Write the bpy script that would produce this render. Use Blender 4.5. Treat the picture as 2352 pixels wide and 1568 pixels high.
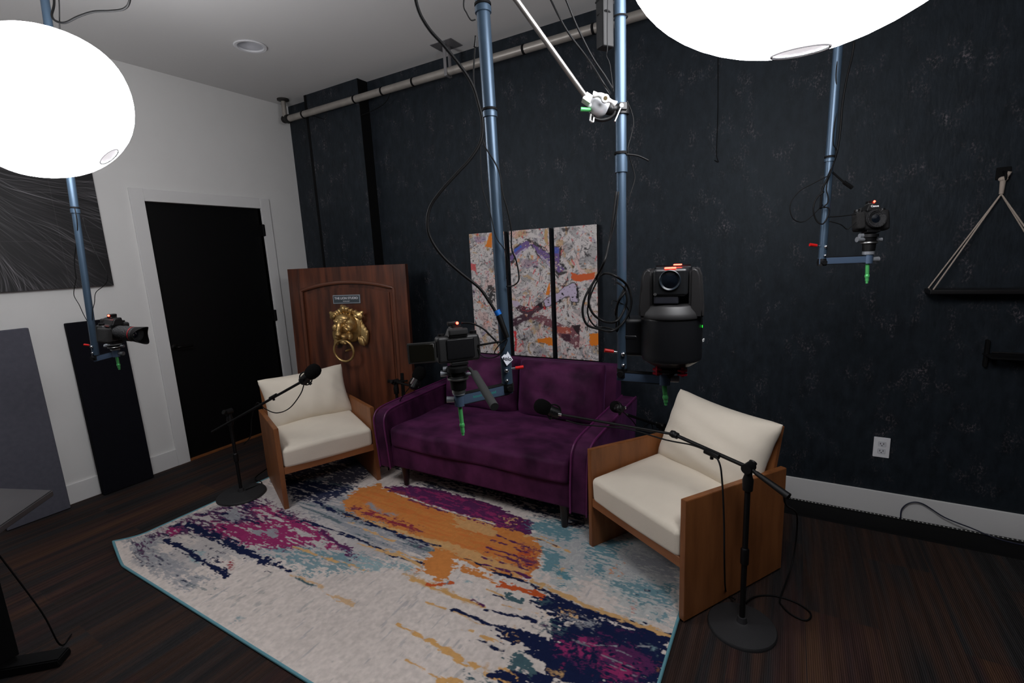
import bpy, bmesh, math, random
import numpy as np
from mathutils import Vector, Matrix, Euler
PI = math.pi
for o in list(bpy.data.objects): bpy.data.objects.remove(o)
SC = bpy.context.scene
COL = SC.collection
# ------------------------------------------------------------------ camera (solved from the room's vanishing points)
M = np.array([[0.86499538, 0.49956986, -0.04704198],
              [-0.0484325, 0.17643538, 0.98311996],
              [0.49943697, -0.84811586, 0.17681121]])
F = 1089.178
CAM = np.array([4.12799, -3.09631, 1.50610])
cd = bpy.data.cameras.new('camera'); cam = bpy.data.objects.new('camera', cd); COL.objects.link(cam)
cd.sensor_width = 36; cd.lens = F / 2352 * 36; cd.clip_start = .02; cd.clip_end = 60
cam.matrix_world = Matrix([[M[0][i], M[1][i], M[2][i], CAM[i]] for i in range(3)] + [[0, 0, 0, 1]])
SC.camera = cam
# ------------------------------------------------------------------ world, view
w = bpy.data.worlds.new('world'); SC.world = w; w.use_nodes = True
w.node_tree.nodes['Background'].inputs[0].default_value = (.6, .65, .75, 1)
w.node_tree.nodes['Background'].inputs[1].default_value = .005
SC.view_settings.view_transform = 'Standard'; SC.view_settings.look = 'None'
SC.view_settings.gamma = 1; SC.view_settings.use_curve_mapping = False
SC.view_settings.exposure = 0.0
LANTERN = 16.5        # how bright the two lantern skins glow

# ------------------------------------------------------------------ world points from sight lines
def ray(px, py): return M.T @ np.array([(px - 1176) / F, -(py - 784) / F, -1.])
def at(px, py, t): return Vector(CAM + ray(px, py) * t)
def onz(px, py, z=0): d = ray(px, py); return Vector(CAM + d * (z - CAM[2]) / d[2])
def onx(px, py, x=0): d = ray(px, py); return Vector(CAM + d * (x - CAM[0]) / d[0])
def ony(px, py, y=0): d = ray(px, py); return Vector(CAM + d * (y - CAM[1]) / d[1])
def above(x, y, py):                 # point of the vertical through (x,y) that shows at image row py
    lo, hi = -1., 4.
    for _ in range(50):
        m = (lo + hi) / 2; q = M @ (np.array([x, y, m]) - CAM)
        if 784 - F * q[1] / -q[2] > py: lo = m
        else: hi = m
    return Vector((x, y, (lo + hi) / 2))

# ------------------------------------------------------------------ materials
def lin(c):
    c = [v / 255 for v in c]
    return tuple(v / 12.92 if v <= .04045 else ((v + .055) / 1.055) ** 2.4 for v in c)
MATS = {}
def mat(name, rgb, rough=.6, metal=0, spec=.5, var=0, vscale=8, vstretch=(1, 1, 1), bump=0, bscale=120, bstretch=(1, 1, 1),
        sheen=0, stint=None, emis=0, rgb2=None, trans=0, coat=0):
    if name in MATS: return MATS[name]
    m = bpy.data.materials.new(name); m.use_nodes = True; MATS[name] = m
    nt = m.node_tree; N = nt.nodes; L = nt.links; b = N['Principled BSDF']
    c = lin(rgb)
    b.inputs['Base Color'].default_value = (*c, 1)
    b.inputs['Roughness'].default_value = rough; b.inputs['Metallic'].default_value = metal
    b.inputs['Specular IOR Level'].default_value = spec
    b.inputs['Transmission Weight'].default_value = trans
    b.inputs['Coat Weight'].default_value = coat
    if sheen:
        b.inputs['Sheen Weight'].default_value = sheen
        b.inputs['Sheen Roughness'].default_value = .35
        if stint: b.inputs['Sheen Tint'].default_value = (*lin(stint), 1)
    if emis:
        b.inputs['Emission Color'].default_value = (*c, 1); b.inputs['Emission Strength'].default_value = emis
    if var or rgb2 or bump:
        tc = N.new('ShaderNodeTexCoord')
    if var or rgb2:
        mp = N.new('ShaderNodeMapping'); mp.inputs['Scale'].default_value = vstretch
        L.new(tc.outputs['Object'], mp.inputs[0])
        nz = N.new('ShaderNodeTexNoise'); nz.inputs['Scale'].default_value = vscale; nz.inputs['Detail'].default_value = 6
        L.new(mp.outputs[0], nz.inputs['Vector'])
        cr = N.new('ShaderNodeValToRGB'); cr.color_ramp.elements[0].position = .33; cr.color_ramp.elements[1].position = .67
        c2 = lin(rgb2) if rgb2 else tuple(v * (1 + var) for v in c)
        c1 = c if rgb2 else tuple(v * (1 - var) for v in c)
        cr.color_ramp.elements[0].color = (*c1, 1); cr.color_ramp.elements[1].color = (*c2, 1)
        L.new(nz.outputs[0], cr.inputs[0]); L.new(cr.outputs[0], b.inputs['Base Color'])
    if bump:
        mp = N.new('ShaderNodeMapping'); mp.inputs['Scale'].default_value = bstretch
        L.new(tc.outputs['Object'], mp.inputs[0])
        nz = N.new('ShaderNodeTexNoise'); nz.inputs['Scale'].default_value = bscale; nz.inputs['Detail'].default_value = 4
        L.new(mp.outputs[0], nz.inputs['Vector'])
        bp = N.new('ShaderNodeBump'); bp.inputs['Strength'].default_value = bump; bp.inputs['Distance'].default_value = .01
        L.new(nz.outputs[0], bp.inputs['Height']); L.new(bp.outputs[0], b.inputs['Normal'])
    return m

def vcol_mat(name, rough=.9, bump=.4, bscale=300, spec=.2):
    m = bpy.data.materials.new(name); m.use_nodes = True; N = m.node_tree.nodes; L = m.node_tree.links
    b = N['Principled BSDF']; b.inputs['Roughness'].default_value = rough; b.inputs['Specular IOR Level'].default_value = spec
    a = N.new('ShaderNodeAttribute'); a.attribute_name = 'pattern'
    L.new(a.outputs['Color'], b.inputs['Base Color'])
    tc = N.new('ShaderNodeTexCoord'); nz = N.new('ShaderNodeTexNoise'); nz.inputs['Scale'].default_value = bscale
    L.new(tc.outputs['Object'], nz.inputs['Vector'])
    bp = N.new('ShaderNodeBump'); bp.inputs['Strength'].default_value = bump; bp.inputs['Distance'].default_value = .004
    L.new(nz.outputs[0], bp.inputs['Height']); L.new(bp.outputs[0], b.inputs['Normal'])
    return m

WHITE = mat('white_paint', (224, 223, 221), .55, var=.02, vscale=3, bump=.02, bscale=200)
CEIL = mat('ceiling_paint', (216, 215, 214), .8, bump=.02, bscale=200)
TRIM = mat('trim_paint', (222, 221, 220), .35)
BLACK = mat('black_plastic', (11, 11, 12), .45, spec=.35)
MATTE = mat('matte_black', (7, 7, 8), .75, spec=.2)
RUBBER = mat('cable_rubber', (7, 7, 8), .6, spec=.2)
STEEL = mat('blue_steel_tube', (66, 84, 102), .38, metal=.5, var=.06, vscale=20, vstretch=(1, 1, .1))
BAR = mat('blue_grey_bar', (74, 92, 116), .5, metal=.3)
CHROME = mat('chrome', (205, 208, 212), .18, metal=1)
ALU = mat('brushed_aluminium', (190, 190, 188), .35, metal=1)
GREEN = mat('green_anodised', (90, 190, 110), .35, metal=.35)
RED = mat('red_plastic', (190, 20, 18), .4)
REDLED = mat('red_tally_light', (255, 60, 45), emis=14)
GREENLED = mat('green_status_light', (40, 220, 60), emis=1)
WOOD = mat('oak_stained', (142, 88, 48), .5, rgb2=(118, 70, 36), vscale=14, vstretch=(1.5, 1.5, .25), bump=.05, bscale=60)
WOODH = mat('oak_edge', (150, 94, 54), .5, rgb2=(126, 76, 42), vscale=16, vstretch=(.3, 1.5, 1.5))
LINEN = mat('cream_linen', (223, 213, 197), .9, var=.03, vscale=6, bump=.12, bscale=350, sheen=.2)
GOLD = mat('antique_gold', (216, 184, 124), .36, metal=.75, rgb2=(172, 136, 84), vscale=18)
DARKPAINT = mat('black_door_paint', (5, 5, 6), .5, spec=.25)
GLASS = mat('lens_glass', (10, 16, 24), .05, spec=1, coat=1)
PLASTICW = mat('outlet_white', (225, 225, 228), .35)

# ------------------------------------------------------------------ object helpers
WM = {}
def _tag(o, label=None, cat=None, group=None, kind=None):
    if label: o['label'] = label
    if cat: o['category'] = cat
    if group: o['group'] = group
    if kind: o['kind'] = kind
    return o
def thing(name, label, cat, loc=(0, 0, 0), rot=None, group=None):
    o = bpy.data.objects.new(name, None); COL.objects.link(o); o.empty_display_size = .05
    mw = Matrix.Translation(Vector(loc)) @ (rot.to_4x4() if rot is not None else Matrix())
    o.matrix_world = mw; WM[o] = mw
    return _tag(o, label, cat, group)
def obj(name, bm, m, parent=None, local=False, smooth=True, ang=38, label=None, cat=None, group=None, kind=None, wn=True):
    me = bpy.data.meshes.new(name)
    bmesh.ops.recalc_face_normals(bm, faces=bm.faces[:])
    bm.to_mesh(me); bm.free()
    o = bpy.data.objects.new(name, me); COL.objects.link(o)
    if m: me.materials.append(m)
    if smooth and len(me.polygons):
        me.polygons.foreach_set('use_smooth', [True] * len(me.polygons))
        me.set_sharp_from_angle(angle=math.radians(ang))
        if wn: o.modifiers.new('wn', 'WEIGHTED_NORMAL').keep_sharp = True
    if parent is not None:
        o.parent = parent; WM[o] = WM[parent]
        if not local: me.transform(WM[parent].inverted())
    else:
        WM[o] = Matrix()
    return _tag(o, label, cat, group, kind)
def struct(name, bm, m, **k): return obj(name, bm, m, kind='structure', **k)
def B(): return bmesh.new()
def basis(axis, up=(0, 0, 1)):
    a = Vector(axis).normalized(); u = Vector(up)
    if abs(a.dot(u)) > .98: u = Vector((1, 0, 0))
    x = u.cross(a).normalized(); y = a.cross(x)
    return x, y, a
def box(bm, lo, hi, r=0, seg=3, mx=None):
    lo, hi = Vector(lo), Vector(hi); c = (lo + hi) / 2; s = hi - lo
    ret = bmesh.ops.create_cube(bm, size=1, matrix=Matrix.Translation(c) @ Matrix.Diagonal((s.x, s.y, s.z, 1)))
    vs = ret['verts']
    if r:
        es = list({e for v in vs for e in v.link_edges})
        rr = bmesh.ops.bevel(bm, geom=es, offset=r, segments=seg, profile=.5, affect='EDGES')
        vs = list({v for f in rr['faces'] for v in f.verts} | {v for v in vs if v.is_valid})
    if mx is not None: bmesh.ops.transform(bm, matrix=mx, verts=vs)
    return vs
def cyl(bm, p0, p1, r0, r1=None, n=20, caps=True):
    p0, p1 = Vector(p0), Vector(p1); r1 = r0 if r1 is None else r1
    x, y, a = basis(p1 - p0)
    A = [bm.verts.new(p0 + (x * math.cos(k * 2 * PI / n) + y * math.sin(k * 2 * PI / n)) * r0) for k in range(n)]
    C = [bm.verts.new(p1 + (x * math.cos(k * 2 * PI / n) + y * math.sin(k * 2 * PI / n)) * r1) for k in range(n)]
    for k in range(n): bm.faces.new((A[k], A[(k + 1) % n], C[(k + 1) % n], C[k]))
    if caps: bm.faces.new(A[::-1]); bm.faces.new(C)
    return A + C
def lathe(bm, prof, o, axis, n=28, cap=True):
    o = Vector(o); x, y, a = basis(axis); R = []
    for (r, h) in prof:
        R.append([bm.verts.new(o + a * h + (x * math.cos(k * 2 * PI / n) + y * math.sin(k * 2 * PI / n)) * max(r, 1e-4)) for k in range(n)])
    for i in range(len(R) - 1):
        for k in range(n): bm.faces.new((R[i][k], R[i][(k + 1) % n], R[i + 1][(k + 1) % n], R[i + 1][k]))
    if cap: bm.faces.new(R[0][::-1]); bm.faces.new(R[-1])
def ell(bm, c, s, mx=None, seg=20):
    m = Matrix.Translation(Vector(c)) @ (mx.to_4x4() if mx is not None else Matrix()) @ Matrix.Diagonal((*s, 1))
    bmesh.ops.create_uvsphere(bm, u_segments=seg, v_segments=max(8, seg // 2), radius=1, matrix=m)
def smoothpts(pts, sub=6):
    P = [Vector(p) for p in pts]
    if len(P) < 3: return P
    Q = [2 * P[0] - P[1]] + P + [2 * P[-1] - P[-2]]; out = []
    for i in range(1, len(Q) - 2):
        a, b, c, d = Q[i - 1], Q[i], Q[i + 1], Q[i + 2]
        for k in range(sub):
            t = k / sub
            out.append(.5 * ((2 * b) + (c - a) * t + (2 * a - 5 * b + 4 * c - d) * t * t + (3 * b - a - 3 * c + d) * t ** 3))
    out.append(P[-1]); return out
def tube(bm, pts, r, n=8, sub=6, smooth=True, closed=False):
    P = smoothpts(pts, sub) if smooth else [Vector(p) for p in pts]
    rr = r if callable(r) else (lambda t: r)
    T = []
    for i in range(len(P)):
        a = P[max(i - 1, 0)]; b = P[min(i + 1, len(P) - 1)]
        if closed: a = P[i - 1]; b = P[(i + 1) % len(P)]
        T.append((b - a).normalized())
    x, y, _ = basis(T[0]); R = []
    for i, p in enumerate(P):
        t = T[i]; x = (x - t * x.dot(t)).normalized(); y = t.cross(x)
        q = rr(i / max(1, len(P) - 1))
        R.append([bm.verts.new(p + (x * math.cos(k * 2 * PI / n) + y * math.sin(k * 2 * PI / n)) * q) for k in range(n)])
    m = len(R)
    for i in range(m if closed else m - 1):
        j = (i + 1) % m
        for k in range(n): bm.faces.new((R[i][k], R[i][(k + 1) % n], R[j][(k + 1) % n], R[j][k]))
    if not closed: bm.faces.new(R[0][::-1]); bm.faces.new(R[-1])
def prism(bm, poly, o, u, v, d):
    o, u, v, d = Vector(o), Vector(u), Vector(v), Vector(d)
    A = [bm.verts.new(o + u * a + v * b) for a, b in poly]; C = [bm.verts.new(p.co + d) for p in A]
    n = len(A)
    for k in range(n): bm.faces.new((A[k], A[(k + 1) % n], C[(k + 1) % n], C[k]))
    bm.faces.new(A[::-1]); bm.faces.new(C); return A + C
def ring(bm, c, axis, R, r, n=40, m=10, sx=1, sy=1):
    x, y, a = basis(axis)
    tube(bm, [Vector(c) + x * math.cos(k * 2 * PI / n) * R * sx + y * math.sin(k * 2 * PI / n) * R * sy for k in range(n)], r, m, smooth=False, closed=True)
def text_part(name, body, size, o, u, v, m, parent, label=None, bold=.0):
    cu = bpy.data.curves.new(name, 'FONT'); cu.body = body; cu.size = size; cu.extrude = .0004; cu.align_x = 'CENTER'; cu.align_y = 'CENTER'
    cu.offset = bold
    to = bpy.data.objects.new(name + '_c', cu); COL.objects.link(to)
    me = bpy.data.meshes.new_from_object(to.evaluated_get(bpy.context.evaluated_depsgraph_get()))
    bpy.data.objects.remove(to)
    u = Vector(u).normalized(); v = Vector(v); v = (v - u * v.dot(u)).normalized(); nn = u.cross(v)
    me.transform(Matrix([[u[i], v[i], nn[i], Vector(o)[i]] for i in range(3)] + [[0, 0, 0, 1]]))
    me.transform(WM[parent].inverted()); me.materials.clear(); me.materials.append(m)
    t = bpy.data.objects.new(name, me); COL.objects.link(t); t.parent = parent; WM[t] = WM[parent]
    if label: t['label'] = label
    return t
def copy_tree(o, parent=None):
    c = o.copy(); COL.objects.link(c)
    if parent is not None: c.parent = parent
    for ch in [q for q in bpy.data.objects if q.parent == o and q != c]: copy_tree(ch, c)
    return c
def pillow(bm, w, h, d, mx, n=22, pinch=.07, p=3.5, seed=0, edge=.10, wr=.004):
    """plump cushion: w across, h tall, d thick, corners pulled out"""
    rnd = random.Random(seed); ph = [rnd.uniform(0, 6) for _ in range(8)]
    vs = []
    for side in (1, -1):
        g = {}
        for i in range(n + 1):
            for j in range(n + 1):
                u = math.sin((-1 + 2 * i / n) * PI / 2); v = math.sin((-1 + 2 * j / n) * PI / 2)
                x = w / 2 * u * (1 - pinch * (1 - v * v) ** 1.0 * abs(u) ** 2)
                z = h / 2 * v * (1 - pinch * (1 - u * u) ** 1.0 * abs(v) ** 2)
                # round the corners a little
                k = max(0, abs(u) - .8) * max(0, abs(v) - .8) * 25
                x *= 1 - .03 * k; z *= 1 - .03 * k
                e = ((1 - abs(u) ** p) * (1 - abs(v) ** p)) ** .5
                y = d / 2 * e
                wv = wr * math.sin(9 * u * ph[0] * .3 + 5 * v + ph[1]) * math.sin(7 * v + ph[2] + 2 * u) * e
                wv += wr * 1.2 * math.sin(22 * math.atan2(v, u) + ph[3]) * e * max(0, (abs(u) ** 2 + abs(v) ** 2) - .9)
                g[i, j] = bm.verts.new((x, side * (y + wv), z)); vs.append(g[i, j])
        for i in range(n):
            for j in range(n): bm.faces.new((g[i, j], g[i + 1, j], g[i + 1, j + 1], g[i, j + 1]))
    bmesh.ops.remove_doubles(bm, verts=vs, dist=.0006)
    vs = [v for v in vs if v.is_valid]
    bmesh.ops.transform(bm, matrix=mx, verts=vs)

# ------------------------------------------------------------------ numpy pattern painting
def vnoise(x, y, seed):
    xi = np.floor(x).astype(np.int64); yi = np.floor(y).astype(np.int64); fx = x - xi; fy = y - yi
    fx = fx * fx * (3 - 2 * fx); fy = fy * fy * (3 - 2 * fy)
    def h(a, b):
        n = (a * 374761393 + b * 668265263 + seed * 1442695041) & 0xffffffff
        n = ((n ^ (n >> 13)) * 1274126177) & 0xffffffff
        return ((n ^ (n >> 16)) & 0xffff) / 65535.
    return (h(xi, yi) * (1 - fx) + h(xi + 1, yi) * fx) * (1 - fy) + (h(xi, yi + 1) * (1 - fx) + h(xi + 1, yi + 1) * fx) * fy
def fbm(x, y, seed, oct=4):
    s = 0; a = .5; t = 0
    for k in range(oct): s = s + a * vnoise(x * 2 ** k + 17.3 * k, y * 2 ** k + 9.1 * k, seed + k); t += a; a *= .55
    return s / t - .5
def sdf(X, Y, poly):                   # signed distance, negative inside
    P = np.array(poly); d = np.full(X.shape, 1e9); ins = np.zeros(X.shape, bool); n = len(P)
    for i in range(n):
        a = P[i]; b = P[(i + 1) % n]; e = b - a; L = e @ e + 1e-12
        t = np.clip(((X - a[0]) * e[0] + (Y - a[1]) * e[1]) / L, 0, 1)
        d = np.minimum(d, (X - a[0] - t * e[0]) ** 2 + (Y - a[1] - t * e[1]) ** 2)
        c = ((a[1] > Y) != (b[1] > Y)) & (X < (b[0] - a[0]) * (Y - a[1]) / (b[1] - a[1] + 1e-12) + a[0]); ins ^= c
    d = np.sqrt(d); return np.where(ins, -d, d)
def sdl(X, Y, line):
    P = np.array(line); d = np.full(X.shape, 1e9)
    for i in range(len(P) - 1):
        a = P[i]; b = P[i + 1]; e = b - a; L = e @ e + 1e-12
        t = np.clip(((X - a[0]) * e[0] + (Y - a[1]) * e[1]) / L, 0, 1)
        d = np.minimum(d, (X - a[0] - t * e[0]) ** 2 + (Y - a[1] - t * e[1]) ** 2)
    return np.sqrt(d)
def setcol(me, C):
    at_ = me.color_attributes.new('pattern', 'FLOAT_COLOR', 'POINT')
    A = np.ones((len(C), 4), np.float32); A[:, :3] = C; at_.data.foreach_set('color', A.ravel())
# ================================================================== ROOM
CH = 2.975
RX, RY = 6.6, -5.6
b = B(); box(b, (-.1, RY - .1, -.08), (RX + .1, .1, 0)); floor = struct('floor', b, None)
def floor_mat():
    m = bpy.data.materials.new('plank_carpet'); m.use_nodes = True; N = m.node_tree.nodes; L = m.node_tree.links
    bs = N['Principled BSDF']; bs.inputs['Roughness'].default_value = .85; bs.inputs['Specular IOR Level'].default_value = .15
    tc = N.new('ShaderNodeTexCoord'); sp = N.new('ShaderNodeSeparateXYZ'); L.new(tc.outputs['Object'], sp.inputs[0])
    def noise(sc, st, det=2):
        mp = N.new('ShaderNodeMapping'); mp.inputs['Scale'].default_value = st; L.new(tc.outputs['Object'], mp.inputs[0])
        n = N.new('ShaderNodeTexNoise'); n.inputs['Scale'].default_value = sc; n.inputs['Detail'].default_value = det
        L.new(mp.outputs[0], n.inputs['Vector']); return n
    br = N.new('ShaderNodeTexBrick'); br.inputs['Scale'].default_value = 1
    mp = N.new('ShaderNodeMapping'); mp.inputs['Rotation'].default_value = (0, 0, PI / 2); L.new(tc.outputs['Object'], mp.inputs[0])
    L.new(mp.outputs[0], br.inputs['Vector'])
    br.inputs['Brick Width'].default_value = 1.0; br.inputs['Row Height'].default_value = .25; br.inputs['Mortar Size'].default_value = .0015
    br.inputs['Color1'].default_value = (0, 0, 0, 1); br.inputs['Color2'].default_value = (1, 1, 1, 1); br.inputs['Mortar'].default_value = (.2, .2, .2, 1)
    st = noise(9, (1, .06, 1), 3); fine = noise(60, (1, .03, 1), 2)
    a1 = N.new('ShaderNodeMath'); a1.operation = 'MULTIPLY_ADD'; a1.inputs[1].default_value = .45; L.new(br.outputs[0], a1.inputs[0]); L.new(st.outputs[0], a1.inputs[2])
    cr = N.new('ShaderNodeValToRGB'); e = cr.color_ramp.elements
    e[0].position = .32; e[0].color = (*lin((30, 27, 28)), 1); e[1].position = 1; e[1].color = (*lin((78, 55, 42)), 1)
    for p, c in ((.5, (48, 46, 47)), (.62, (66, 48, 41)), (.75, (42, 40, 41)), (.86, (62, 44, 42))): q = e.new(p); q.color = (*lin(c), 1)
    L.new(a1.outputs[0], cr.inputs[0])
    mx = N.new('ShaderNodeMixRGB'); mx.blend_type = 'MULTIPLY'; mx.inputs[0].default_value = .55
    f2 = N.new('ShaderNodeValToRGB'); f2.color_ramp.elements[0].position = .35; f2.color_ramp.elements[0].color = (.35, .35, .35, 1); f2.color_ramp.elements[1].position = .6
    L.new(fine.outputs[0], f2.inputs[0]); L.new(cr.outputs[0], mx.inputs[1]); L.new(f2.outputs[0], mx.inputs[2]); L.new(mx.outputs[0], bs.inputs['Base Color'])
    wv = N.new('ShaderNodeTexWave'); wv.inputs['Scale'].default_value = 45; wv.inputs['Distortion'].default_value = .3; wv.bands_direction = 'X'
    L.new(tc.outputs['Object'], wv.inputs['Vector'])
    bp = N.new('ShaderNodeBump'); bp.inputs['Strength'].default_value = .7; bp.inputs['Distance'].default_value = .004
    L.new(wv.outputs['Fac'], bp.inputs['Height']); L.new(bp.outputs[0], bs.inputs['Normal'])
    return m
floor.data.materials.append(floor_mat())
# ceiling with a hole for the recessed light
cx, cy = .925, -.925
b = B()
n = 32; rc = .085
outer = [(-.1, .1), (-.1, RY - .1), (RX + .1, RY - .1), (RX + .1, .1)]
circ = [(cx + rc * math.cos(2 * PI * k / n), cy + rc * math.sin(2 * PI * k / n)) for k in range(n)]
ov = [b.verts.new((x, y, CH)) for x, y in outer]; iv = [b.verts.new((x, y, CH)) for x, y in circ]
es = [b.edges.new((ov[k], ov[(k + 1) % 4])) for k in range(4)] + [b.edges.new((iv[k], iv[(k + 1) % n])) for k in range(n)]
bmesh.ops.triangle_fill(b, use_beauty=True, edges=es)
r = bmesh.ops.extrude_face_region(b, geom=b.faces[:])
bmesh.ops.translate(b, vec=(0, 0, .12), verts=[v for v in r['geom'] if isinstance(v, bmesh.types.BMVert)])
struct('ceiling', b, CEIL, smooth=False)

def paper_mat():
    m = bpy.data.materials.new('charcoal_wallpaper'); m.use_nodes = True; N = m.node_tree.nodes; L = m.node_tree.links
    bs = N['Principled BSDF']; bs.inputs['Roughness'].default_value = .55; bs.inputs['Specular IOR Level'].default_value = .3; bs.inputs['Specular Tint'].default_value = (.82, .92, 1, 1); bs.inputs['Sheen Weight'].default_value = .07; bs.inputs['Sheen Roughness'].default_value = .5; bs.inputs['Sheen Tint'].default_value = (.75, .88, 1, 1)
    tc = N.new('ShaderNodeTexCoord')
    def noise(sc, st, det=3, rough=.5, dist=0):
        mp = N.new('ShaderNodeMapping'); mp.inputs['Scale'].default_value = st; L.new(tc.outputs['Object'], mp.inputs[0])
        n = N.new('ShaderNodeTexNoise'); n.inputs['Scale'].default_value = sc; n.inputs['Detail'].default_value = det
        n.inputs['Roughness'].default_value = rough; n.inputs['Distortion'].default_value = dist
        L.new(mp.outputs[0], n.inputs['Vector']); return n
    def ramp(src, a, c, v0=0, v1=1):
        r = N.new('ShaderNodeMapRange'); r.inputs[1].default_value = a; r.inputs[2].default_value = c; r.inputs[3].default_value = v0; r.inputs[4].default_value = v1
        L.new(src, r.inputs[0]); return r.outputs[0]
    def mul(p, q):
        r = N.new('ShaderNodeMath'); r.operation = 'MULTIPLY'; L.new(p, r.inputs[0]); L.new(q, r.inputs[1]); return r.outputs[0]
    base = noise(20, (1, 1, .5), 6, .68)
    cr = N.new('ShaderNodeValToRGB'); e = cr.color_ramp.elements
    e[0].position = .36; e[0].color = (*lin((17, 21, 26)), 1); e[1].position = .66; e[1].color = (*lin((30, 36, 43)), 1)
    L.new(base.outputs[0], cr.inputs[0])
    # worn flecks: vertical clusters of small dots
    clus = ramp(noise(6.5, (1.25, 1, .9), 2).outputs[0], .52, .70)
    dots = ramp(noise(88, (1.2, 1, .8), 2, .6).outputs[0], .49, .72, 0, .62)
    vert = ramp(noise(20, (1.3, 1, .7), 1).outputs[0], .40, .62)
    fk = mul(mul(clus, dots), vert)
    mx = N.new('ShaderNodeMixRGB'); mx.inputs[2].default_value = (*lin((140, 128, 132)), 1)
    L.new(fk, mx.inputs[0]); L.new(cr.outputs[0], mx.inputs[1]); L.new(mx.outputs[0], bs.inputs['Base Color'])
    bp = N.new('ShaderNodeBump'); bp.inputs['Strength'].default_value = .25; bp.inputs['Distance'].default_value = .006
    L.new(noise(60, (1, 1, .35), 4).outputs[0], bp.inputs['Height']); L.new(bp.outputs[0], bs.inputs['Normal'])
    return m
PAPER = paper_mat()
b = B(); box(b, (-.1, 0, 0), (RX + .1, .1, CH)); struct('wall_back', b, PAPER)
b = B(); box(b, (.40, -.105, 0), (1.033, 0.02, CH), .002, 1); struct('trim_1', b, PAPER)   # boxed-out column
# narrow dark strip beside the column
b = B(); box(b, (.368, -.1055, 0), (.40, .0, CH)); struct('trim_2', b, MATTE)
b = B(); box(b, (1.033, -.1045, 0), (1.036, .0, CH)); struct('trim_3', b, MATTE)
DY0, DY1, DH = -1.313, -.414, 2.03
b = B()
box(b, (-.1, RY - .1, 0), (0, DY0, CH)); box(b, (-.1, DY1, 0), (0, .1, CH)); box(b, (-.1, DY0, DH), (0, DY1, CH))
struct('wall_left', b, WHITE)
b = B(); box(b, (RX, RY - .1, 0), (RX + .1, .1, CH)); struct('wall_right', b, mat('dark_grey_paint', (34, 36, 40), .7))
b = B(); box(b, (-.1, RY - .1, 0), (RX + .1, RY, CH)); struct('wall_front', b, mat('grey_paint', (60, 60, 62), .7))
# door 1: black leaf in a white frame
b = B(); box(b, (-.07, DY0 + .004, .008), (-.028, DY1 - .004, DH - .004), .002, 1); dr = struct('door_1', b, DARKPAINT)
b = B()
box(b, (-.1, DY0 - .088, 0), (.016, DY0, DH + .088), .002, 1); box(b, (-.1, DY1, 0), (.016, DY1 + .088, DH + .088), .002, 1)
box(b, (-.1, DY0, DH), (.016, DY1, DH + .088), .002, 1)
obj('door_frame', b, TRIM, dr, label='white door casing')
P = onx(401, 797, -.028)
b = B(); lathe(b, [(.026, 0), (.026, .006), (.011, .01), (.010, .045)], P, (1, 0, 0)); tube(b, [P + Vector((.045, 0, 0)), P + Vector((.05, .03, 0)), P + Vector((.05, .11, -.004))], .008, 8)
obj('door_handle', b, mat('dark_bronze', (30, 28, 27), .35, metal=.8), dr, label='dark lever handle')
for z in (1.84, 1.07, .25):
    b = B(); box(b, (-.03, DY1 - .012, z - .05), (.019, DY1 + .012, z + .05), .002, 1); cyl(b, (.018, DY1 - .004, z - .052), (.018, DY1 - .004, z + .052), .006, n=10)
    obj('hinge', b, MATTE, dr, label='black door hinge')
b = B(); box(b, (-.1, DY0, 0), (.012, DY1, .008)); obj('threshold', b, WOOD, dr, label='thin brown wood threshold')
# baseboards
def basebd(name, lo, hi):
    b = B(); box(b, lo, hi, .003, 2); return struct(name, b, TRIM)
basebd('baseboard_left', (0, RY, 0), (.014, DY0 - .088, .135))
basebd('baseboard_back', (1.033, -.014, 0), (RX, 0, .135))
basebd('baseboard_corner', (0, DY1 + .088, 0), (.014, 0, .135))
# wallpaper seam cord is a thing: thin cord hanging on the wall
# recessed ceiling light
dl = thing('ceiling_light', 'round white recessed downlight, switched off, in the ceiling near the corner', 'ceiling light', (cx, cy, CH))
b = B(); lathe(b, [(rc - .003, .004), (rc + .014, 0), (rc + .018, -.004), (rc + .012, -.009), (rc - .004, -.008), (rc - .006, .002)], (cx, cy, CH), (0, 0, 1), 36, cap=False); obj('trim_ring', b, PLASTICW, dl)
b = B(); lathe(b, [(rc - .003, 0), (rc - .006, .06), (rc - .02, .10), (.055, .105), (0.0, .106)], (cx, cy, CH), (0, 0, 1), 36, cap=False); obj('reflector', b, mat('satin_reflector', (200, 200, 205), .3, metal=.3), dl)
b = B(); lathe(b, [(.0, .07), (.05, .072), (.055, .085), (.05, .103)], (cx, cy, CH), (0, 0, 1), 28, cap=False); obj('bulb', b, mat('frosted_bulb', (215, 215, 222), .4), dl)

# conduit pipe along the back wall
pp = thing('ceiling_pipe', 'long bare metal pipe running under the ceiling along the dark wall', 'pipe', (.1, -.157, 2.8))
E0 = ony(655, 270, -.157); E1 = ony(1500, 34, -.157)
zp = (E0.z + E1.z) / 2; print('pipe z', E0, E1)
PIPE = mat('galvanised_pipe', (160, 154, 147), .42, metal=.4, var=.1, vscale=12)
xs0 = E0.x; yp = -.157; R_ = .027
b = B(); tube(b, [(xs0 + .005, yp, zp + .03), (xs0 + .01, yp, zp + .006), (xs0 + .035, yp, zp), (RX - .05, yp, zp)], R_, 16, smooth=False); obj('pipe_run', b, PIPE, pp)
b = B(); cyl(b, (xs0, yp, zp + .02), (xs0, yp, CH), .02, n=14); obj('riser', b, PIPE, pp)
b = B(); lathe(b, [(.05, 0), (.05, -.012), (.026, -.02)], (xs0, yp, CH), (0, 0, 1), 24); obj('flange', b, mat('dark_flange', (60, 58, 56), .5, metal=.6), pp)
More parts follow.
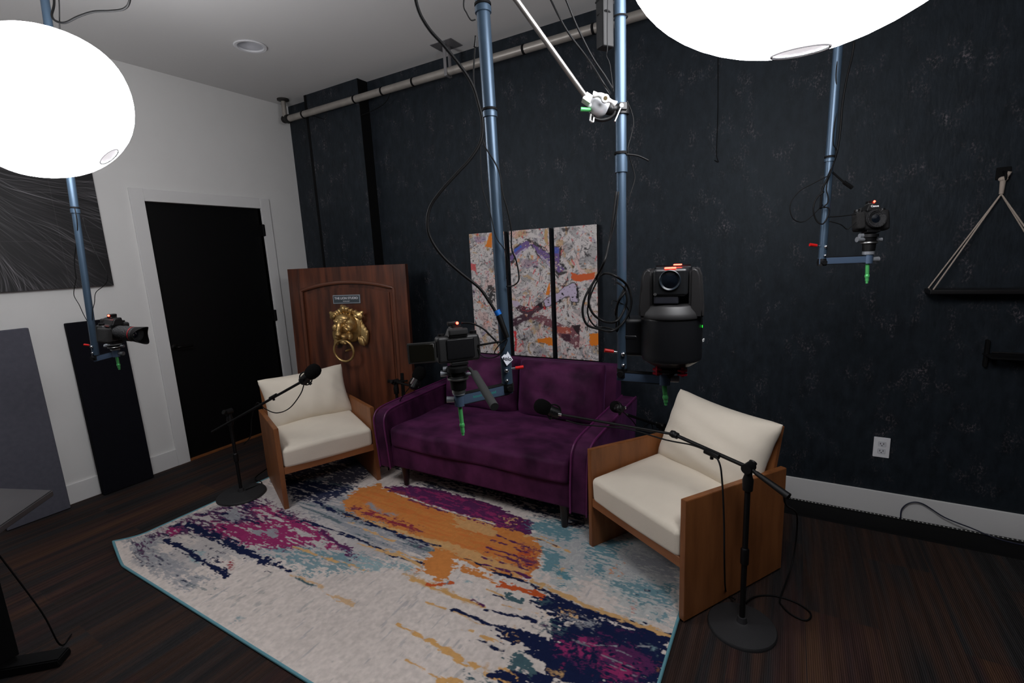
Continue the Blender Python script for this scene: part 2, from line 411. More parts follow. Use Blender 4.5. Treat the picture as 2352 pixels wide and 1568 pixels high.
b = B(); ell(b, (xs0 - .005, yp, zp + .005), (.034, .034, .034)); lathe(b, [(.033, -.02), (.037, -.01), (.037, .01), (.033, .02)], (xs0 + .04, yp, zp), (1, 0, 0)); obj('elbow', b, mat('dark_elbow', (40, 39, 38), .5, metal=.6), pp)
for px, py in ((697, 262), (815, 226), (878, 206), (949, 183), (1203, 107), (1363, 66)):
    x = ony(px, py, yp).x; b = B(); lathe(b, [(R_ + .001, -.008), (R_ + .004, -.006), (R_ + .004, .006), (R_ + .001, .008)], (x, yp, zp), (1, 0, 0), 18); obj('strap', b, MATTE, pp)
x = ony(1028, 150, yp).x
b = B(); box(b, (x - .012, yp - .03, zp - .03), (x + .012, yp - .027, CH)); box(b, (x - .012, yp + .027, zp - .03), (x + .012, yp + .03, CH)); box(b, (x - .012, yp - .03, zp - .033), (x + .012, yp + .03, zp - .03))
box(b, (x - .09, yp - .07, CH - .004), (x + .09, yp + .07, CH)); obj('hanger_bracket', b, mat('pale_bracket', (150, 148, 150), .4, metal=.6), pp, label='pale metal hanger bracket')
# sagging wire behind the pipe
b = B(); tube(b, [ony(705, 262, -.12), ony(760, 276, -.10), ony(820, 268, -.10), ony(880, 240, -.10), ony(900, 205, -.12)], .003, 6)
obj('sagging_wire', b, RUBBER, label='thin dark wire sagging under the pipe beside the column', cat='cable')
b = B(); P = ony(1647, 362, -.012); tube(b, [ony(1649, 120, -.004), ony(1649, 240, -.004), ony(1646, 345, -.005), P, ony(1650, 372, -.012), ony(1641, 368, -.006)], .0022, 6)
obj('black_cord', b, RUBBER, label='thin black cord hanging down the bare dark wall, ending in a hook', cat='cord')

# outlets
def outlet(P, label):
    t = thing('wall_outlet', label, 'outlet', (P.x, 0, P.z))
    b = B(); box(b, (P.x - .036, -.007, P.z - .057), (P.x + .036, 0, P.z + .057), .003, 2); obj('cover_plate', b, PLASTICW, t)
    for dz in (-.02, .02):
        b = B(); box(b, (P.x - .017, -.009, P.z + dz - .014), (P.x + .017, -.006, P.z + dz + .014), .004, 2); s = obj('socket', b, mat('socket_white', (205, 205, 210), .35), t)
        b = B()
        for dx in (-.007, .007): box(b, (P.x + dx - .0014, -.0095, P.z + dz - .002), (P.x + dx + .0014, -.0088, P.z + dz + .007))
        cyl(b, (P.x, -.0095, P.z + dz - .008), (P.x, -.0088, P.z + dz - .008), .0026, n=10); obj('slots', b, MATTE, s)
    b = B(); cyl(b, (P.x, -.0085, P.z), (P.x, -.006, P.z), .003, n=10); obj('screw', b, PLASTICW, t)
outlet((ony(2009, 1003) + ony(2040, 1050)) / 2, 'white wall outlet on the dark wall right of the near armchair')
P = ony(992, 885); outlet(Vector((P.x + .02, 0, P.z - .05)), 'white wall outlet behind the left end of the purple sofa')
# ================================================================== RUG
RUGZ = .010
RXA, RXB, RYA, RYB = .93, 3.80, -2.215, -.22
def rw(px, py): p = onz(px, py, RUGZ); return (p.x, p.y)
c1 = lambda x, y: rw(240 + x / 3.2136, 1080 + y / 3.2136)       # points read off three enlargements of the rug
c2 = lambda x, y: rw(780 + x / 3.2129, 1080 + y / 3.2129)
c3 = lambda x, y: rw(980 + x / 3.92, 1180 + y / 3.92)
PAL = {k: np.array(lin(v)) for k, v in dict(cream=(214, 203, 196), grey=(150, 152, 158), teal=(92, 138, 150), pale=(140, 170, 176), navy=(24, 32, 66),
       mag=(150, 48, 100), plum=(88, 40, 84), org=(204, 130, 68), tan=(206, 164, 112), yel=(208, 160, 100), rust=(196, 88, 44), dteal=(70, 96, 104), red=(150, 48, 60)).items()}
def rug_paint():
    nx, ny = 820, 570
    xs = np.linspace(RXA, RXB, nx); ys = np.linspace(RYA, RYB, ny); X, Y = np.meshgrid(xs, ys)
    wx = X + .05 * fbm(X * 9, Y * 14, 3) + .02 * fbm(X * 30, Y * 60, 5); wy = Y + .045 * fbm(X * 5, Y * 16, 11) + .02 * fbm(X * 22, Y * 50, 15)
    # ragged edges: strokes run along x
    hf = fbm(X * 28, Y * 85, 21, 3); hf2 = fbm(X * 70, Y * 70, 33, 2); hs = fbm(X * 6, Y * 60, 41, 4); vs_ = fbm(X * 60, Y * 7, 47, 4)
    C = np.zeros(X.shape + (3,)) + PAL['cream']
    def mixc(mask, col, a=1.):
        mk = (np.clip(mask, 0, 1) * a)[..., None]; C[:] = C * (1 - mk) + PAL[col] * mk
    # weave of the pale ground: fine streaks across the short side
    C *= (1 + .05 * vs_ + .10 * hf2 + .12 * fbm(X * 3, Y * 3, 77) + .10 * fbm(X * 14, Y * 7, 78))[..., None]
    mixc(np.clip((fbm(X * 50, Y * 12, 55, 3) - .22) * 10, 0, 1), 'grey', .45)
    mixc(np.clip((fbm(X * 40, Y * 18, 57, 3) + .5 * fbm(X * 2.5, Y * 3, 58) - .27) * 12, 0, 1), 'dteal', .3)
    def area(poly, col, dens=1.0, rag=.03, a=1., tex='h'):
        d = sdf(wx, wy, poly) + rag * (hf + .6 * hs + .5 * hf2) * 2.8
        t = {'h': hf + .7 * hs, 's': hs + .35 * hf2, 'd': hf2 + .3 * hf}[tex]
        soft = np.clip(-d / .006, 0, 1) if dens >= 1 else np.clip(-d / .02, 0, 1) * np.clip((t - (.30 - .55 * dens)) * 18, 0, 1)
        mixc(soft, col, a)
    def line(pts, col, wd, brk=.0, a=1.):
        d = sdl(X + .02 * fbm(X * 20, Y * 20, 91), Y + .02 * fbm(X * 16, Y * 40, 93), pts)
        k = wd * (.92 + 2.6 * hf + .9 * hf2) ; m = np.clip((k - d) / .004, 0, 1) * (np.clip((fbm(X * 9, Y * 20, 95) + .28 - brk) * 20, 0, 1) if brk else 1)
        mixc(m, col, a)
    # soft ground tints under the painted cloud at the left and the teal cloud at the right
    area([c1(60, 560), c1(600, 330), c1(1150, 120), c1(1900, 120), c1(2500, 480), c1(1960, 700), c1(900, 640), c1(500, 760)], 'grey', 1, .05, .45)
    area([c3(880, 40), c3(1400, 100), c3(2300, 150), c3(2260, 980), c3(1850, 960), c3(1500, 560), c3(1200, 700), c3(1000, 560)], 'pale', 1, .06, .4)
    area([c3(880, 40), c3(1400, 100), c3(2300, 150), c3(2260, 960), c3(1700, 600), c3(1050, 560)], 'grey', .62, .05, .5, 'd')
    area([rw(1000, 1085), rw(1380, 1190), rw(1500, 1150), rw(1500, 1040), rw(900, 1000), rw(780, 1060)], 'navy', 1, .05, .85)  # dark rug pattern under the sofa, with the shade there painted in
    area([rw(900, 1085), rw(1380, 1190), rw(1300, 1060)], 'dteal', .55, .04, .9)  # dark teal part of the same painted sofa shade and pattern
    area([rw(620, 1110), rw(800, 1120), rw(900, 1060), rw(760, 1030), rw(640, 1060)], 'navy', .95, .05, .9); area([rw(600, 1100), rw(760, 1120), rw(800, 1060)], 'grey', .35, .05, .8)  # navy here paints the shade under the left armchair into the rug
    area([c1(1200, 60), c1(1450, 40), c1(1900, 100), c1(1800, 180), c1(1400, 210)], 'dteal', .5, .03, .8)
    area([rw(1060, 1095), rw(1180, 1130), rw(1345, 1175), rw(1352, 1215), rw(1290, 1212), rw(1180, 1165)], 'navy', .8, .03, .95); area([rw(1100, 1100), rw(1345, 1170), rw(1345, 1215), rw(1200, 1165)], 'dteal', .5, .03, .9)  # sofa's shadow along its right front, painted as navy and dark teal
    # --- left end: pale greys, teal
    area([c1(60, 560), c1(400, 470), c1(620, 700), c1(900, 780), c1(560, 920)], 'grey', .78, .03, .8)
    area([c1(70, 560), c1(380, 470), c1(560, 620), c1(500, 760), c1(250, 720)], 'navy', .30, .03, .75)
    area([c1(300, 720), c1(900, 760), c1(1100, 900), c1(700, 960)], 'dteal', .22, .03, .6)
    area([c1(100, 540), c1(380, 450), c1(500, 600), c1(300, 700)], 'plum', .25, .03, .8)
    area([c1(250, 700), c1(600, 600), c1(820, 720), c1(560, 900)], 'navy', .16, .02, .8)
    area([c1(480, 870), c1(560, 840), c1(560, 920), c1(520, 930)], 'navy', .5, .02)
    area([c1(880, 1160), c1(980, 1050), c1(1060, 1080), c1(900, 1170)], 'teal', .6, .01, .7)
    area([c1(600, 560), c1(760, 600), c1(720, 700), c1(620, 680)], 'pale', .8, .02, .8)
    area([c1(1100, 560), c1(1450, 520), c1(1960, 620), c1(1900, 760), c1(1500, 800), c1(1180, 640)], 'teal', .75, .05, .8)
    area([c1(1380, 230), c1(1900, 180), c1(2500, 480), c1(2600, 700), c1(2000, 560), c1(1500, 330)], 'grey', .9, .04, .9, 's')
    area([c1(1380, 230), c1(1900, 180), c1(2500, 480), c1(2600, 700), c1(2000, 560), c1(1500, 330)], 'dteal', .45, .02, .8, 's')
    area([c1(1200, 60), c1(1500, 60), c1(1900, 120), c1(1700, 220), c1(1400, 230)], 'navy', .85, .04, .95)  # navy patch carries the shadow beneath the left armchair
    # plum and magenta cloud
    area([c1(200, 520), c1(700, 300), c1(1150, 180), c1(1350, 280), c1(1500, 340), c1(1760, 560), c1(1300, 600), c1(1000, 560), c1(700, 480), c1(450, 500)], 'plum', .72, .05, .95)
    area([c1(200, 520), c1(700, 300), c1(1150, 180), c1(1500, 340), c1(1500, 500), c1(900, 540)], 'navy', .33, .03, .95)
    area([c1(770, 370), c1(1000, 390), c1(1350, 330), c1(1500, 380), c1(1750, 540), c1(1730, 590), c1(1500, 560), c1(1290, 590), c1(1030, 570), c1(820, 460)], 'mag', .88, .04)
    area([c1(400, 440), c1(560, 400), c1(600, 440), c1(480, 500)], 'mag', .85, .03)
    area([c1(1040, 270), c1(1250, 250), c1(1330, 330), c1(1150, 360)], 'mag', .8, .04)
    area([c1(680, 540), c1(900, 580), c1(1000, 700), c1(760, 720)], 'navy', .4, .04); area([c1(860, 660), c1(980, 650), c1(950, 740), c1(880, 740)], 'red', .7, .02)
    area([c1(860, 320), c1(960, 290), c1(1060, 350), c1(960, 380)], 'grey', 1, .03, .9)
    area([c1(1120, 440), c1(1250, 420), c1(1310, 470), c1(1200, 500)], 'grey', 1, .03, .9)
    area([c1(410, 550), c1(500, 540), c1(510, 600), c1(420, 600)], 'cream', 1, .02)
    area([c1(520, 480), c1(640, 460), c1(720, 520), c1(640, 570), c1(560, 540)], 'cream', .95, .02)
    # navy strokes at the left
    line([c1(440, 510), c1(560, 570), c1(700, 650), c1(800, 710), c1(900, 780)], 'navy', .018)
    line([c1(620, 400), c1(760, 470), c1(900, 530), c1(1130, 640)], 'navy', .026)
    for q in ((1180, 670, .03), (1240, 690, .02), (1310, 720, .013), (1350, 740, .013), (1210, 748, .01)): line([c1(q[0] - 18, q[1] - 6), c1(q[0] + 18, q[1] + 6)], 'navy', q[2])
    line([c1(1450, 370), c1(1600, 410), c1(1900, 520), c1(2130, 630), c2(620, 690)], 'navy', .011, .05)
    line([c1(1560, 230), c1(1700, 300), c1(1950, 390), c1(2121, 430), c2(420, 470), c2(700, 560)], 'navy', .015, .03)
    line([c1(1600, 440), c1(1760, 580), c1(1880, 650)], 'plum', .014, .05)
    line([c2(20, 560), c2(90, 620), c2(130, 660)], 'plum', .02)
    line([c1(1400, 560), c1(1500, 600), c1(1640, 650), c1(1760, 680), c1(1940, 740)], 'tan', .009, .06)
    line([c1(1380, 770), c1(1540, 830), c1(1700, 930), c1(1840, 990)], 'tan', .013, .06, .8); line([c1(1400, 790), c1(1560, 860)], 'dteal', .008, .1)
    # --- orange field
    area([c2(330, 110), c2(560, 110), c2(950, 190), c2(1230, 290), c2(1440, 380), c2(1420, 490), c2(1150, 460), c2(700, 330), c2(380, 210)], 'plum', 1, .018)
    area([c2(330, 110), c2(560, 110), c2(950, 190), c2(1230, 290), c2(1400, 460), c2(1150, 420), c2(700, 300)], 'mag', .45, .02, .8)
    area([c2(330, 110), c2(560, 60), c2(950, 60), c2(1300, 250), c2(1000, 200)], 'navy', .5, .03, .9)
    area([c2(20, 230), c2(150, 130), c2(300, 95), c2(380, 160), c2(720, 285), c2(1150, 400), c2(1400, 470), c2(1500, 590), c2(1490, 700), c2(1400, 810), c2(1200, 770), c2(850, 650), c2(830, 760), c2(740, 840), c2(640, 760), c2(630, 670), c2(730, 550), c2(560, 500), c2(300, 400), c2(40, 300)], 'org', 1, .022)
    area([c2(60, 160), c2(300, 95), c2(1150, 400), c2(1500, 590), c2(1400, 810), c2(850, 650), c2(720, 540), c2(300, 400)], 'rust', .38, .03, .35, 's')
    area([c2(830, 320), c2(1160, 400), c2(1120, 500), c2(1020, 470), c2(940, 440), c2(850, 420)], 'tan', 1, .03, .75)
    area([c2(600, 490), c2(800, 530), c2(1000, 600), c2(1380, 740), c2(1380, 800), c2(950, 650), c2(720, 590)], 'tan', 1, .02, .8)
    area([c2(20, 260), c2(170, 250), c2(420, 330), c2(640, 420), c2(640, 470), c2(560, 470), c2(300, 380), c2(60, 310)], 'plum', .62, .03, .9)
    area([c2(20, 260), c2(170, 250), c2(420, 330), c2(640, 420), c2(560, 470), c2(300, 380)], 'red', .55, .02, .8)
    area([c2(170, 240), c2(240, 230), c2(330, 300), c2(460, 320), c2(400, 340), c2(260, 310)], 'grey', .95, .012)
    area([c2(1330, 520), c2(1480, 580), c2(1500, 680), c2(1440, 760), c2(1260, 700), c2(1300, 620)], 'plum', .72, .03, .85, 'd')
    area([c2(1300, 540), c2(1470, 590), c2(1480, 720), c2(1250, 720)], 'rust', .6, .03, .8)
    for y0 in (470, 515, 570, 600, 640, 690):
        line([c2(1150 - (y0 - 470) * .6, y0), c2(1300, y0 + 62), c2(1400, y0 + 100)], 'plum', .0085, .12)
    area([c2(640, 600), c2(830, 600), c2(850, 700), c2(760, 830), c2(680, 790), c2(650, 700)], 'org', 1, .03)
    area([c2(820, 680), c2(1100, 770), c2(1200, 800), c2(1150, 830), c2(900, 760)], 'org', 1, .02); area([c2(840, 690), c2(1180, 800), c2(1150, 830), c2(900, 750)], 'rust', .5, .02, .9)
    line([c2(410, 165), c2(700, 270), c2(1140, 395)], 'cream', .008, .02); line([c2(640, 265), c2(760, 300)], 'plum', .006)
    # grey-blue below the orange
    area([c2(0, 340), c2(300, 430), c2(620, 540), c2(640, 640), c2(480, 620), c2(200, 540), c2(0, 430)], 'grey', .85, .03, .9, 's')
    area([c2(0, 340), c2(300, 430), c2(620, 540), c2(640, 640), c2(200, 540)], 'dteal', .5, .03, .9, 's'); area([c2(0, 340), c2(300, 420), c2(700, 560), c2(640, 600)], 'plum', .35, .03, .85, 's')
    area([c2(0, 560), c2(330, 640), c2(620, 700), c2(560, 780), c2(380, 720), c2(100, 780)], 'pale', .75, .05, .9); area([c2(0, 560), c2(330, 640), c2(620, 700), c2(380, 720)], 'grey', .5, .05, .9, 's')
    line([c2(40, 320), c2(250, 390), c2(420, 440), c2(640, 520), c2(800, 560)], 'tan', .013, .02); line([c2(0, 300), c2(200, 380), c2(500, 490), c2(740, 560)], 'navy', .010, .05)
    line([c2(40, 370), c2(200, 440), c2(380, 520), c2(400, 520)], 'tan', .009, .05); line([c2(130, 540), c2(330, 600), c2(480, 640), c2(600, 700)], 'tan', .010, .04); line([c2(350, 580), c2(480, 620), c2(620, 670)], 'yel', .007, .03)
    area([c2(520, 740), c2(600, 690), c2(640, 740), c2(560, 770)], 'org', .8, .02)
    area([c2(380, 735), c2(560, 770), c2(840, 880), c2(1060, 1005), c2(840, 930), c2(640, 880)], 'tan', .85, .02, .95)
    line([c2(520, 790), c2(700, 870), c2(860, 930), c2(1070, 1010)], 'yel', .010)
    line([c2(430, 1130), c2(520, 1180), c2(610, 1240)], 'yel', .008); line([c2(640, 1250), c2(760, 1310), c2(860, 1380), c2(1010, 1450)], 'yel', .013); line([c2(640, 970), c2(700, 1000), c2(770, 1020)], 'yel', .006)
    line([c2(480, 1400), c2(640, 1480), c2(780, 1560)], 'yel', .006, .08); line([c2(900, 1170), c2(980, 1190)], 'tan', .006)
    line([c2(1080, 880), c2(1240, 940)], 'tan', .008); line([c2(1200, 985), c2(1340, 1030)], 'yel', .005)
    line([c2(640, 840), c2(820, 830)], 'rust', .012); area([c2(770, 800), c2(860, 820), c2(820, 860), c2(780, 860)], 'teal', .6, .02); area([c2(900, 790), c2(1000, 810), c2(980, 840), c2(920, 830)], 'pale', .9, .015); area([c2(980, 910), c2(1080, 920), c2(1040, 960)], 'pale', .8, .02)
    # --- teal cloud at the right
    area([c2(1370, 370), c2(1560, 360), c2(1800, 440), c2(1700, 560), c2(1500, 490), c2(1390, 440)], 'teal', .9, .04, .9); area([c2(1500, 380), c2(1800, 440), c2(1740, 480)], 'cream', .5, .03, .7)
    area([c2(1490, 580), c2(1680, 620), c2(1640, 680), c2(1500, 760), c2(1500, 680)], 'teal', 1, .03, .9)
    area([c2(1560, 700), c2(1750, 690), c2(1740, 860), c2(1600, 900)], 'teal', .6, .04); area([c2(1580, 690), c2(1700, 680), c2(1620, 880)], 'tan', .5, .03, .9, 'd')
    area([c3(1350, 250), c3(1700, 180), c3(1900, 230), c3(1780, 480), c3(1500, 620), c3(1380, 450)], 'teal', .58, .05, .9); area([c3(1650, 480), c3(1780, 450), c3(1760, 560), c3(1640, 560)], 'org', .5, .03, .9, 'd')
    area([c3(1600, 580), c3(2250, 620), c3(2250, 850), c3(1900, 830), c3(1700, 700)], 'teal', .85, .06, .85); area([c3(1700, 600), c3(2250, 640), c3(2250, 900), c3(1850, 780)], 'navy', .22, .04, .9)
    area([c3(1780, 300), c3(2250, 400), c3(2240, 600), c3(1850, 520)], 'grey', .9, .05, .8); area([c3(1800, 760), c3(1900, 780), c3(1900, 940), c3(1820, 900)], 'rust', .5, .03, .9, 'd')
    area([c3(1950, 820), c3(2250, 850), c3(2240, 900), c3(2000, 860)], 'plum', .6, .03, .9); area([c3(1700, 880), c3(2230, 900), c3(2180, 1040), c3(1900, 980)], 'teal', .5, .04, .8, 'd')
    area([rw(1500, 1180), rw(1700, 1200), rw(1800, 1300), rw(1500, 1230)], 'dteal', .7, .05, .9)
    line([c3(880, 190), c3(1000, 220), c3(1150, 280), c3(1280, 340)], 'tan', .009); line([c3(1020, 200), c3(1140, 235)], 'yel', .006); line([c3(960, 215), c3(1180, 290)], 'navy', .004, .1)
    area([c3(620, 0), c3(900, 20), c3(880, 150), c3(640, 100)], 'tan', .3, .02, .9, 'd')
    # --- dark field at the near right
    area([c3(900, 780), c3(1100, 730), c3(1500, 880), c3(2000, 1030), c3(2190, 1130), c3(2100, 1560), c3(600, 1560), c3(720, 1420), c3(1060, 1400), c3(900, 1180), c3(700, 1110), c3(660, 1030), c3(900, 1060), c3(1150, 1110), c3(1050, 900)], 'navy', 1, .03)
    area([c3(1150, 860), c3(1600, 960), c3(1500, 1060), c3(1300, 1020)], 'grey', .75, .04, .95); area([c3(1100, 760), c3(1400, 850), c3(1380, 960), c3(1150, 880)], 'tan', .3, .03, .9)
    area([c3(900, 900), c3(1300, 960), c3(1250, 1110), c3(1000, 1060)], 'dteal', .7, .04, .9); area([c3(850, 900), c3(1100, 980), c3(1250, 1080), c3(1000, 1030)], 'plum', .6, .03, .9)
    area([c3(1120, 1120), c3(1300, 1080), c3(1560, 1080), c3(1900, 1180), c3(2100, 1400), c3(1900, 1560), c3(1500, 1400), c3(1150, 1280)], 'plum', .78, .05, .9, 'd')
    area([c3(1130, 1120), c3(1500, 1090), c3(1700, 1280), c3(1500, 1350), c3(1180, 1270)], 'mag', .52, .04, .9, 'd'); area([c3(1500, 1300), c3(1950, 1300), c3(1900, 1560), c3(1540, 1500)], 'mag', .62, .04, .95)
    area([c3(1080, 1320), c3(1250, 1300), c3(1250, 1400), c3(1090, 1390)], 'mag', .5, .03, .9); area([c3(1600, 960), c3(2000, 1060), c3(2000, 1160), c3(1700, 1080)], 'plum', .55, .04, .9); area([c3(900, 780), c3(1100, 730), c3(1150, 800), c3(1050, 850)], 'dteal', .8, .03, .8)
    area([c3(720, 1270), c3(830, 1210), c3(940, 1300), c3(1010, 1390), c3(960, 1460), c3(850, 1400), c3(730, 1340)], 'dteal', 1, .02)
    area([c3(720, 1060), c3(800, 940), c3(820, 960), c3(860, 1150), c3(800, 1220), c3(720, 1210)], 'tan', .5, .02, .95); area([c3(1080, 1390), c3(1250, 1430), c3(1250, 1480), c3(1130, 1480)], 'tan', .85, .02)
    area([c3(480, 1340), c3(580, 1320), c3(570, 1380), c3(480, 1380)], 'tan', .8, .02); area([c3(350, 1400), c3(560, 1440), c3(700, 1540), c3(350, 1540)], 'dteal', .75, .04)
    area([c3(1950, 1180), c3(2120, 1200), c3(2080, 1260)], 'pale', .7, .03, .8); area([c3(2030, 1310), c3(2110, 1320), c3(2070, 1430)], 'org', .7, .02, .9)
    line([c3(120, 1480), c3(200, 1500), c3(300, 1520)], 'yel', .012); line([c3(520, 1430), c3(640, 1480), c3(760, 1560)], 'yel', .014, .04); line([c3(620, 1370), c3(720, 1390), c3(800, 1480)], 'yel', .012, .04); line([c3(600, 1440), c3(680, 1460), c3(760, 1480)], 'navy', .02)
    area([c3(920, 820), c3(1500, 900), c3(1600, 960), c3(1250, 1060), c3(950, 1000), c3(880, 900)], 'cream', .42, .03, .9, 'd')
    area([c3(900, 860), c3(1350, 860), c3(1400, 960), c3(1000, 960)], 'tan', .38, .03, .95, 'd'); area([c3(640, 1020), c3(900, 1060), c3(880, 1180), c3(700, 1130)], 'tan', .35, .02, .9, 'd')
    area([c3(1500, 960), c3(2180, 1130), c3(2100, 1560), c3(1300, 1540), c3(1100, 1250)], 'grey', .14, .03, .6, 's')
    # long seams
    line([c2(840, 620), c2(1000, 680), c2(1150, 750)], 'navy', .0065); line([c2(1150, 750), c2(1400, 830), c2(1600, 930), c2(1780, 1010), c3(2180, 1130)], 'navy', .013)
    line([c2(1420, 820), c2(1620, 900), c2(1800, 980), c3(1840, 980), c3(2000, 1030), c3(2180, 1100)], 'tan', .0135)
    line([c2(830, 1030), c2(950, 1070), c2(1060, 1120), c2(1180, 1150), c2(1350, 1200)], 'navy', .0105); line([c2(840, 1045), c2(960, 1095), c2(1060, 1140)], 'tan', .005)
    line([c2(1080, 1025), c2(1180, 1050), c2(1280, 1065), c2(1440, 1110)], 'navy', .0095); line([c2(975, 950), c2(1060, 1000)], 'plum', .010); line([c2(1130, 915), c2(1210, 945)], 'navy', .007)
    line([c2(980, 1250), c2(1080, 1280), c2(1200, 1330)], 'navy', .0105, .06); line([c2(1200, 850), c2(1400, 890), c2(1500, 940)], 'rust', .02, .03); line([c2(1240, 930), c2(1330, 970)], 'dteal', .02, .03)
    line([c2(1040, 1220), c2(1200, 1280)], 'yel', .009, .05)
    line([c3(2000, 1190), c3(1500, 1180), c3(1300, 1130)], 'grey', .004, .12)
    # pile texture
    C[:] *= (1 + .22 * hf2 + .08 * vs_)[..., None]
    return xs, ys, np.clip(C, 0, 1)
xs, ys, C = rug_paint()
ny_, nx_ = C.shape[:2]
X, Y = np.meshgrid(xs, ys)
Z = RUGZ + .0012 * fbm(X * 3, Y * 9, 5)
# near left corner lies curled off the floor; edges a little wavy
dc = np.hypot((X - RXA) / .20, (Y - RYA) / .22); lift = .045 * np.clip(1 - dc, 0, 1) ** 1.6
Y2 = Y + .012 * np.sin(X * 5) * np.clip((RYA + .5 - Y) / .5, 0, 1) * 0 + .05 * np.clip(1 - np.hypot((X - RXA) / .25, (Y - RYA) / .25), 0, 1)
X2 = X + .02 * np.clip(1 - dc, 0, 1); Z = Z + lift
V = np.stack([X2.ravel(), Y2.ravel(), Z.ravel()], 1)
idx = np.arange(nx_ * ny_).reshape(ny_, nx_)
Fq = np.stack([idx[:-1, :-1].ravel(), idx[:-1, 1:].ravel(), idx[1:, 1:].ravel(), idx[1:, :-1].ravel()], 1)
me = bpy.data.meshes.new('pile'); me.vertices.add(len(V)); me.vertices.foreach_set('co', V.ravel().astype(np.float32))
me.loops.add(Fq.size); me.loops.foreach_set('vertex_index', Fq.ravel().astype(np.int32)); me.polygons.add(len(Fq))
me.polygons.foreach_set('loop_start', np.arange(0, Fq.size, 4, dtype=np.int32)); me.update(calc_edges=True); me.validate()
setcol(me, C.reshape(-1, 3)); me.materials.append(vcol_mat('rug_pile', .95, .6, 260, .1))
rug = thing('area_rug', 'large abstract rug in cream, orange, magenta, navy and teal under the seating', 'rug', ((RXA + RXB) / 2, (RYA + RYB) / 2, 0))
ro = bpy.data.objects.new('pile', me); COL.objects.link(ro); ro.parent = rug; me.transform(WM[rug].inverted()); WM[ro] = WM[rug]
def edge(i, j): return V[idx[i, j]]
bnd = [edge(0, j) for j in range(0, nx_, 6)] + [edge(i, nx_ - 1) for i in range(0, ny_, 6)] + [edge(ny_ - 1, j) for j in range(nx_ - 1, 0, -6)] + [edge(i, 0) for i in range(ny_ - 1, 0, -6)]
b = B(); tube(b, [Vector(p) + Vector((0, 0, -.002)) for p in bnd], .0062, 8, smooth=False, closed=True)
obj('edge_binding', b, mat('teal_binding', (96, 150, 162), .7), rug, label='teal stitched edge binding')

# ================================================================== SOFA
VEL = mat('plum_velvet', (86, 38, 75), .7, spec=.12, rgb2=(48, 19, 43), vscale=7, vstretch=(1, 1.4, .8), bump=.15, bscale=26, sheen=.6, stint=(130, 78, 140))
SX0, SX1 = 1.775, 3.275; SYF = -.95; SYB = -.06
sofa = thing('loveseat_sofa', 'purple velvet two-seat sofa with two back cushions and tapered dark legs', 'sofa', ((SX0 + SX1) / 2, -.5, 0))
def velpart(name, lo, hi, r, mx=None, parent=None, **k):
    b = B(); box(b, lo, hi, r, 5, mx); return obj(name, b, VEL, parent or sofa, **k)
AW = .105
velpart('base', (SX0 + .09, SYF + .02, .15), (SX1 - .09, SYB, .30), .015)
def arm(x0, x1, s):
    # side profile of the arm: rounded top at the front, gently falling line; slab leans outwards
    b = B(); prof = [(-.95, .14), (-.955, .30), (-.955, .45), (-.94, .50), (-.90, .53), (-.80, .543), (-.5, .55), (-.1, .555), (-.07, .54), (-.07, .14)]
    vs = prism(b, prof, (x0, 0, 0), (0, 1, 0), (0, 0, 1), (x1 - x0, 0, 0))
    bmesh.ops.recalc_face_normals(b, faces=b.faces[:])
    es = [e for e in b.edges if len(e.link_faces) == 2 and e.calc_face_angle(0) > 1.0]
    bmesh.ops.bevel(b, geom=es, offset=.018, segments=4, profile=.5, affect='EDGES')
    for v in b.verts: v.co.x += s * .07 * max(0, v.co.z - .15) ** 1.3
    a = obj('armrest', b, VEL, sofa, ang=50)
    for xx in (x0 + .006, x1 - .006):
        b = B(); tube(b, [Vector((xx + s * .07 * max(0, z - .15) ** 1.3, y - .0 if y > -.9 else y - .004, z + .002)) for y, z in prof[:8]], .0055, 8, sub=4); obj('piping', b, mat('velvet_piping', (90, 26, 78), .5, sheen=.6, stint=(170, 80, 160)), a)
arm(SX0, SX0 + AW, -1); arm(SX1 - AW, SX1, 1)
# frame of the back
b = B(); prism(b, [(-.22, .30), (-.13, .76), (-.05, .76), (-.05, .15), (-.22, .15)], (SX0 + .10, 0, 0), (0, 1, 0), (0, 0, 1), (SX1 - SX0 - .20, 0, 0)); obj('back_frame', b, VEL, sofa)
# seat cushion with a slightly wavy crown
b = B(); vs = box(b, (SX0 + AW + .004, SYF - .005, .295), (SX1 - AW - .004, -.2, .425), .028, 5)
bmesh.ops.subdivide_edges(b, edges=[e for e in b.edges if e.calc_length() > .2], cuts=30, use_grid_fill=True)
for v in b.verts:
    if v.co.z > .36:
        u = (v.co.x - SX0 - AW) / (SX1 - SX0 - 2 * AW); q = (v.co.y - SYF) / .75
        v.co.z += .022 * math.sin(PI * min(1, max(0, u))) * math.sin(PI * min(1, max(0, q))) + .004 * math.sin(v.co.x * 11 + v.co.y * 7) + .003 * math.sin(v.co.x * 23 - v.co.y * 17)
        v.co.z -= .014 * math.exp(-((u - .5) / .012) ** 2)
    v.co.y -= .006 * math.sin(v.co.x * 9) * (1 if v.co.y < -.8 else 0)
obj('seat_cushion', b, VEL, sofa, ang=60)
for k, (x0, x1) in enumerate(((SX0 + AW + .02, (SX0 + SX1) / 2), ((SX0 + SX1) / 2, SX1 - AW - .02))):
    w_ = x1 - x0; b = B()
    mx = Matrix.Translation(((x0 + x1) / 2, -.295, .605)) @ Matrix.Rotation(math.radians(-10), 4, 'X')
    pillow(b, w_ - .006, .40, .27, mx, n=30, pinch=.03, p=4, seed=3 + k, wr=.006); obj('back_cushion', b, VEL, sofa, ang=180)
LEGM = mat('dark_walnut', (30, 16, 13), .4, var=.2, vscale=20)
